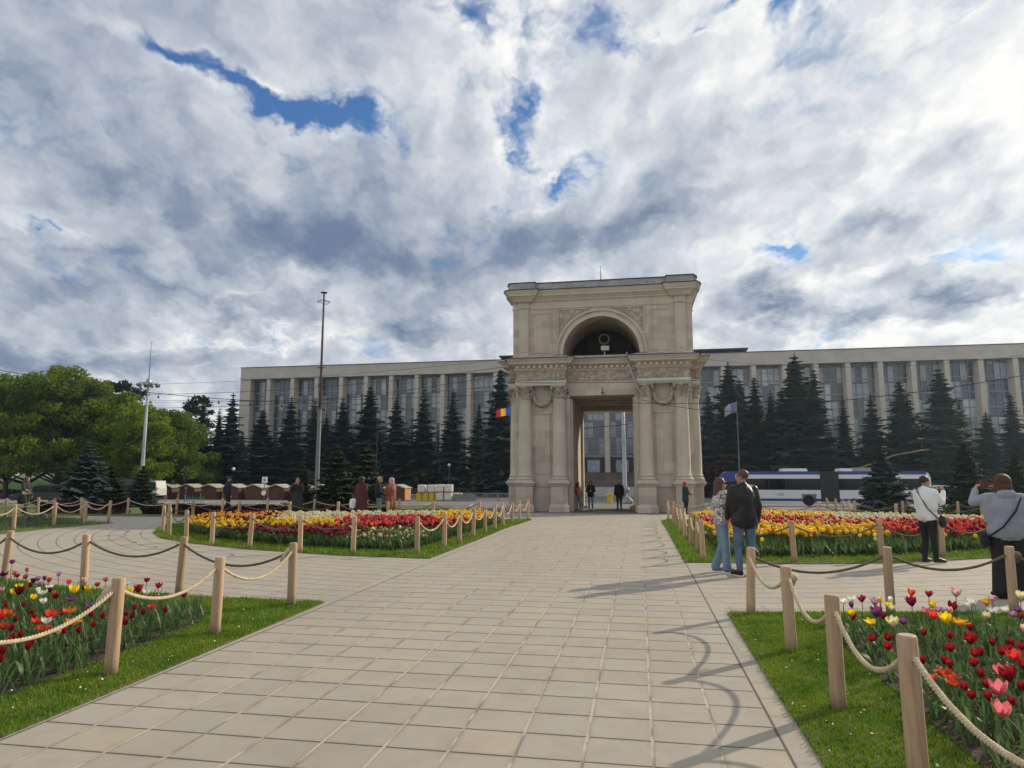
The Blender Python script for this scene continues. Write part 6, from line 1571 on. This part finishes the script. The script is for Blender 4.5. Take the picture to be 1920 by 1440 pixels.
bag(p3, [(-.10, -.14, 1.50), (-.13, .09, 1.46), (-.05, .19, 1.28), (.10, .20, 1.08), (.24, .12, .92), (.26, .0, .90), (.17, -.16, 1.1), (-.10, -.14, 1.50)], (.27, .10, .84), (.05, .10, .13), M_LEATHER)
bag(p4, [(.15, -.18, 1.44), (.04, -.235, 1.25), (-.14, -.225, 1.02), (-.27, -.10, .88), (-.29, .06, .86)], (-.30, .0, .82), (.05, .10, .11), M_BLK)
# by the arch
p5 = person('person in a tan puffer jacket with a red backpack at the arch opening', onground(1085, 40.6), 50, 1.66, dict(le=(-.22, .05, 1.15), lw=(-.10, .22, 1.0), re=(.22, .05, 1.15), rw=(.12, .24, .98), la=(-.10, .14, .09), ra=(.10, .22, .09), lk=(-.1, .14, .50)), .013, top=M_TAN, legs=M_LJEANS, shoe=M_WSHOE, hair=H_AUB, hairstyle='long', lean=-.25)
b = MB(); b.ell((0, -.22, 1.22), (.14, .10, .21), 12, 10); b.build('backpack', M_REDC, p5, True)
person('person with long dark hair, black jacket and light jeans under the arch', gp(1108, 957), 176, 1.70, dict(le=(-.24, .06, 1.15), lw=(-.06, .24, 1.18), re=(.24, .04, 1.15), rw=(.08, .24, 1.16)), .013, top=M_BLK, legs=M_LJEANS, shoe=M_WSHOE, hair=H_DK, hairstyle='long', coat=.08, headtilt=-14)
person('person in a black jacket and black trousers standing alone in the arch opening', gp(1161.5, 956), -20, 1.76, None, .013, build=1.12, top=M_BLK, legs=M_BLK, shoe=M_LEATHER, hair=H_GREY, coat=.06)
p8 = person('person in a dark teal coat and headscarf holding white flowers by the right arch pier', onground(1284, 37.3), 70, 1.64, dict(le=(-.22, .08, 1.14), lw=(-.06, .28, 1.10), re=(.22, .08, 1.14), rw=(.06, .28, 1.08)), .013, build=1.1, top=M_TEALC, legs=M_BLK, shoe=M_LEATHER, hair=mat('red_scarf', (.28, .055, .045), .7), hairstyle='bob', coat=.22)
b = MB(); b.ell((0, .36, 1.16), (.07, .06, .09), 8, 6); b.build('flowers', M_WSHOE, p8, True); b = MB(); b.ell((-.28, .02, .55), (.06, .13, .16), 10, 8); b.tube([(-.26, .0, .70), (-.25, .02, .88)], .01, 4); b.build('white_bag', M_WSHOE, p8, True)
# beyond the far left bed
def gy(px, Y): return onground(px, Y)
def far_person(label, px, ytop, Y, face, **kw):
    p = gy(px, Y); q = atY(px, ytop, Y); return person(label, p, face, max(1.2, (q.z - p.z) / 1.0) if 'h' not in kw else kw.pop('h'), **kw)
far_person('person in a long dark olive coat photographing by the tall bare pole', 559, 905, 25.6, 165, h=1.70, pose=dict(le=(-.24, .12, 1.22), lw=(-.08, .24, 1.46), re=(.24, .12, 1.22), rw=(.08, .24, 1.46), lcurl=.8, rcurl=.8), vox=.013, top=M_OLIVE, legs=M_OLIVE, shoe=M_BLK, hair=H_DK, coat=.36)
far_person('person in a maroon and black long coat standing left of the thin flagpole', 679, 904, 25.2, 20, h=1.70, vox=.013, build=1.12, top=M_MAROON, legs=M_BLK, shoe=M_BLK, hair=H_DK, coat=.40, hairstyle='bob')
far_person('blond person in a navy jacket and pale trousers beside the rust coat', 712, 907, 26.0, 80, h=1.72, vox=.013, top=M_NAVY, legs=M_LJEANS, shoe=M_WSHOE, hair=H_BLOND, pose=dict(re=(.23, .06, 1.15), rw=(.12, .24, 1.05)))
far_person('person in a rust puffer coat with a pale headscarf right of the navy jacket', 734, 909, 25.8, -70, h=1.66, vox=.013, build=1.15, top=M_RUSTC, legs=M_BLK, shoe=M_BLK, hair=mat('pale_scarf', (.42, .30, .26), .8), coat=.34, hairstyle='bob', pose=dict(re=(.24, .08, 1.14), rw=(.10, .26, 1.02), le=(-.24, .08, 1.14), lw=(-.10, .26, 1.02)))
far_person('small child in white at the back of the far left bed', 664, 933, 25.4, 10, h=1.0, vox=.016, top=M_WHITEC, legs=M_NAVY, shoe=M_BLK, hair=H_BR)
far_person('person in a dark jacket over a white shirt walking before the fourth hut', 429, 908, 30.6, 40, h=1.82, vox=.013, top=M_NAVY, legs=M_BLK, shoe=M_BLK, hair=H_DK, pose=dict(le=(-.26, -.08, 1.15), lw=(-.30, -.02, .92), la=(-.1, -.16, .1), ra=(.1, .14, .09)))
far_person('person with a cream bag walking along the fence at the left', 52, 912, 27.9, 95, h=1.74, vox=.013, top=M_OLIVE, legs=M_OLIVE, shoe=M_BLK, hair=H_BR, hairstyle='bob', pose=dict(la=(-.1, -.22, .12), ra=(.1, .22, .09), lk=(-.1, -.02, .5), rk=(.1, .14, .5), rf=(.11, .38, .05), re=(.22, .12, 1.15), rw=(.16, .30, 1.05)))
w_ = [o for o in bpy.data.objects if o.get('label', '').startswith('person with a cream bag')][0]
b = MB(); b.ell((.16, .14, 1.05), (.10, .16, .14), 10, 8); b.build('bag', mat('cream_bag', (.50, .44, .32), .8), w_, True)
far_person('child in a red top and white trousers far off at the left', 74, 929, 58, 95, h=1.35, vox=.02, top=M_REDC, legs=M_WHITEC, shoe=M_WSHOE, hair=H_DK)
far_person('person in black near the teal racks', 349, 924, 62, 60, h=1.5, vox=.02, top=M_BLK, legs=M_JEANS, shoe=M_BLK, hair=H_DK)

# ------------------------------------------------------------------ thin haze over the square
hz = MB().box(-260, 260, -8, 330, -3.2, 34)
hm = bpy.data.materials.new('haze'); hm.use_nodes = True; hn = hm.node_tree; hn.nodes.clear()
ho = hn.nodes.new('ShaderNodeOutputMaterial'); hv = hn.nodes.new('ShaderNodeVolumePrincipled')
hv.inputs['Color'].default_value = (.62, .80, 1.0, 1); hv.inputs['Density'].default_value = .00023; hv.inputs['Anisotropy'].default_value = .6
hn.links.new(hv.outputs[0], ho.inputs['Volume'])
tag(hz.build('haze', hm), kind='stuff')
scene.cycles.volume_bounces = 0
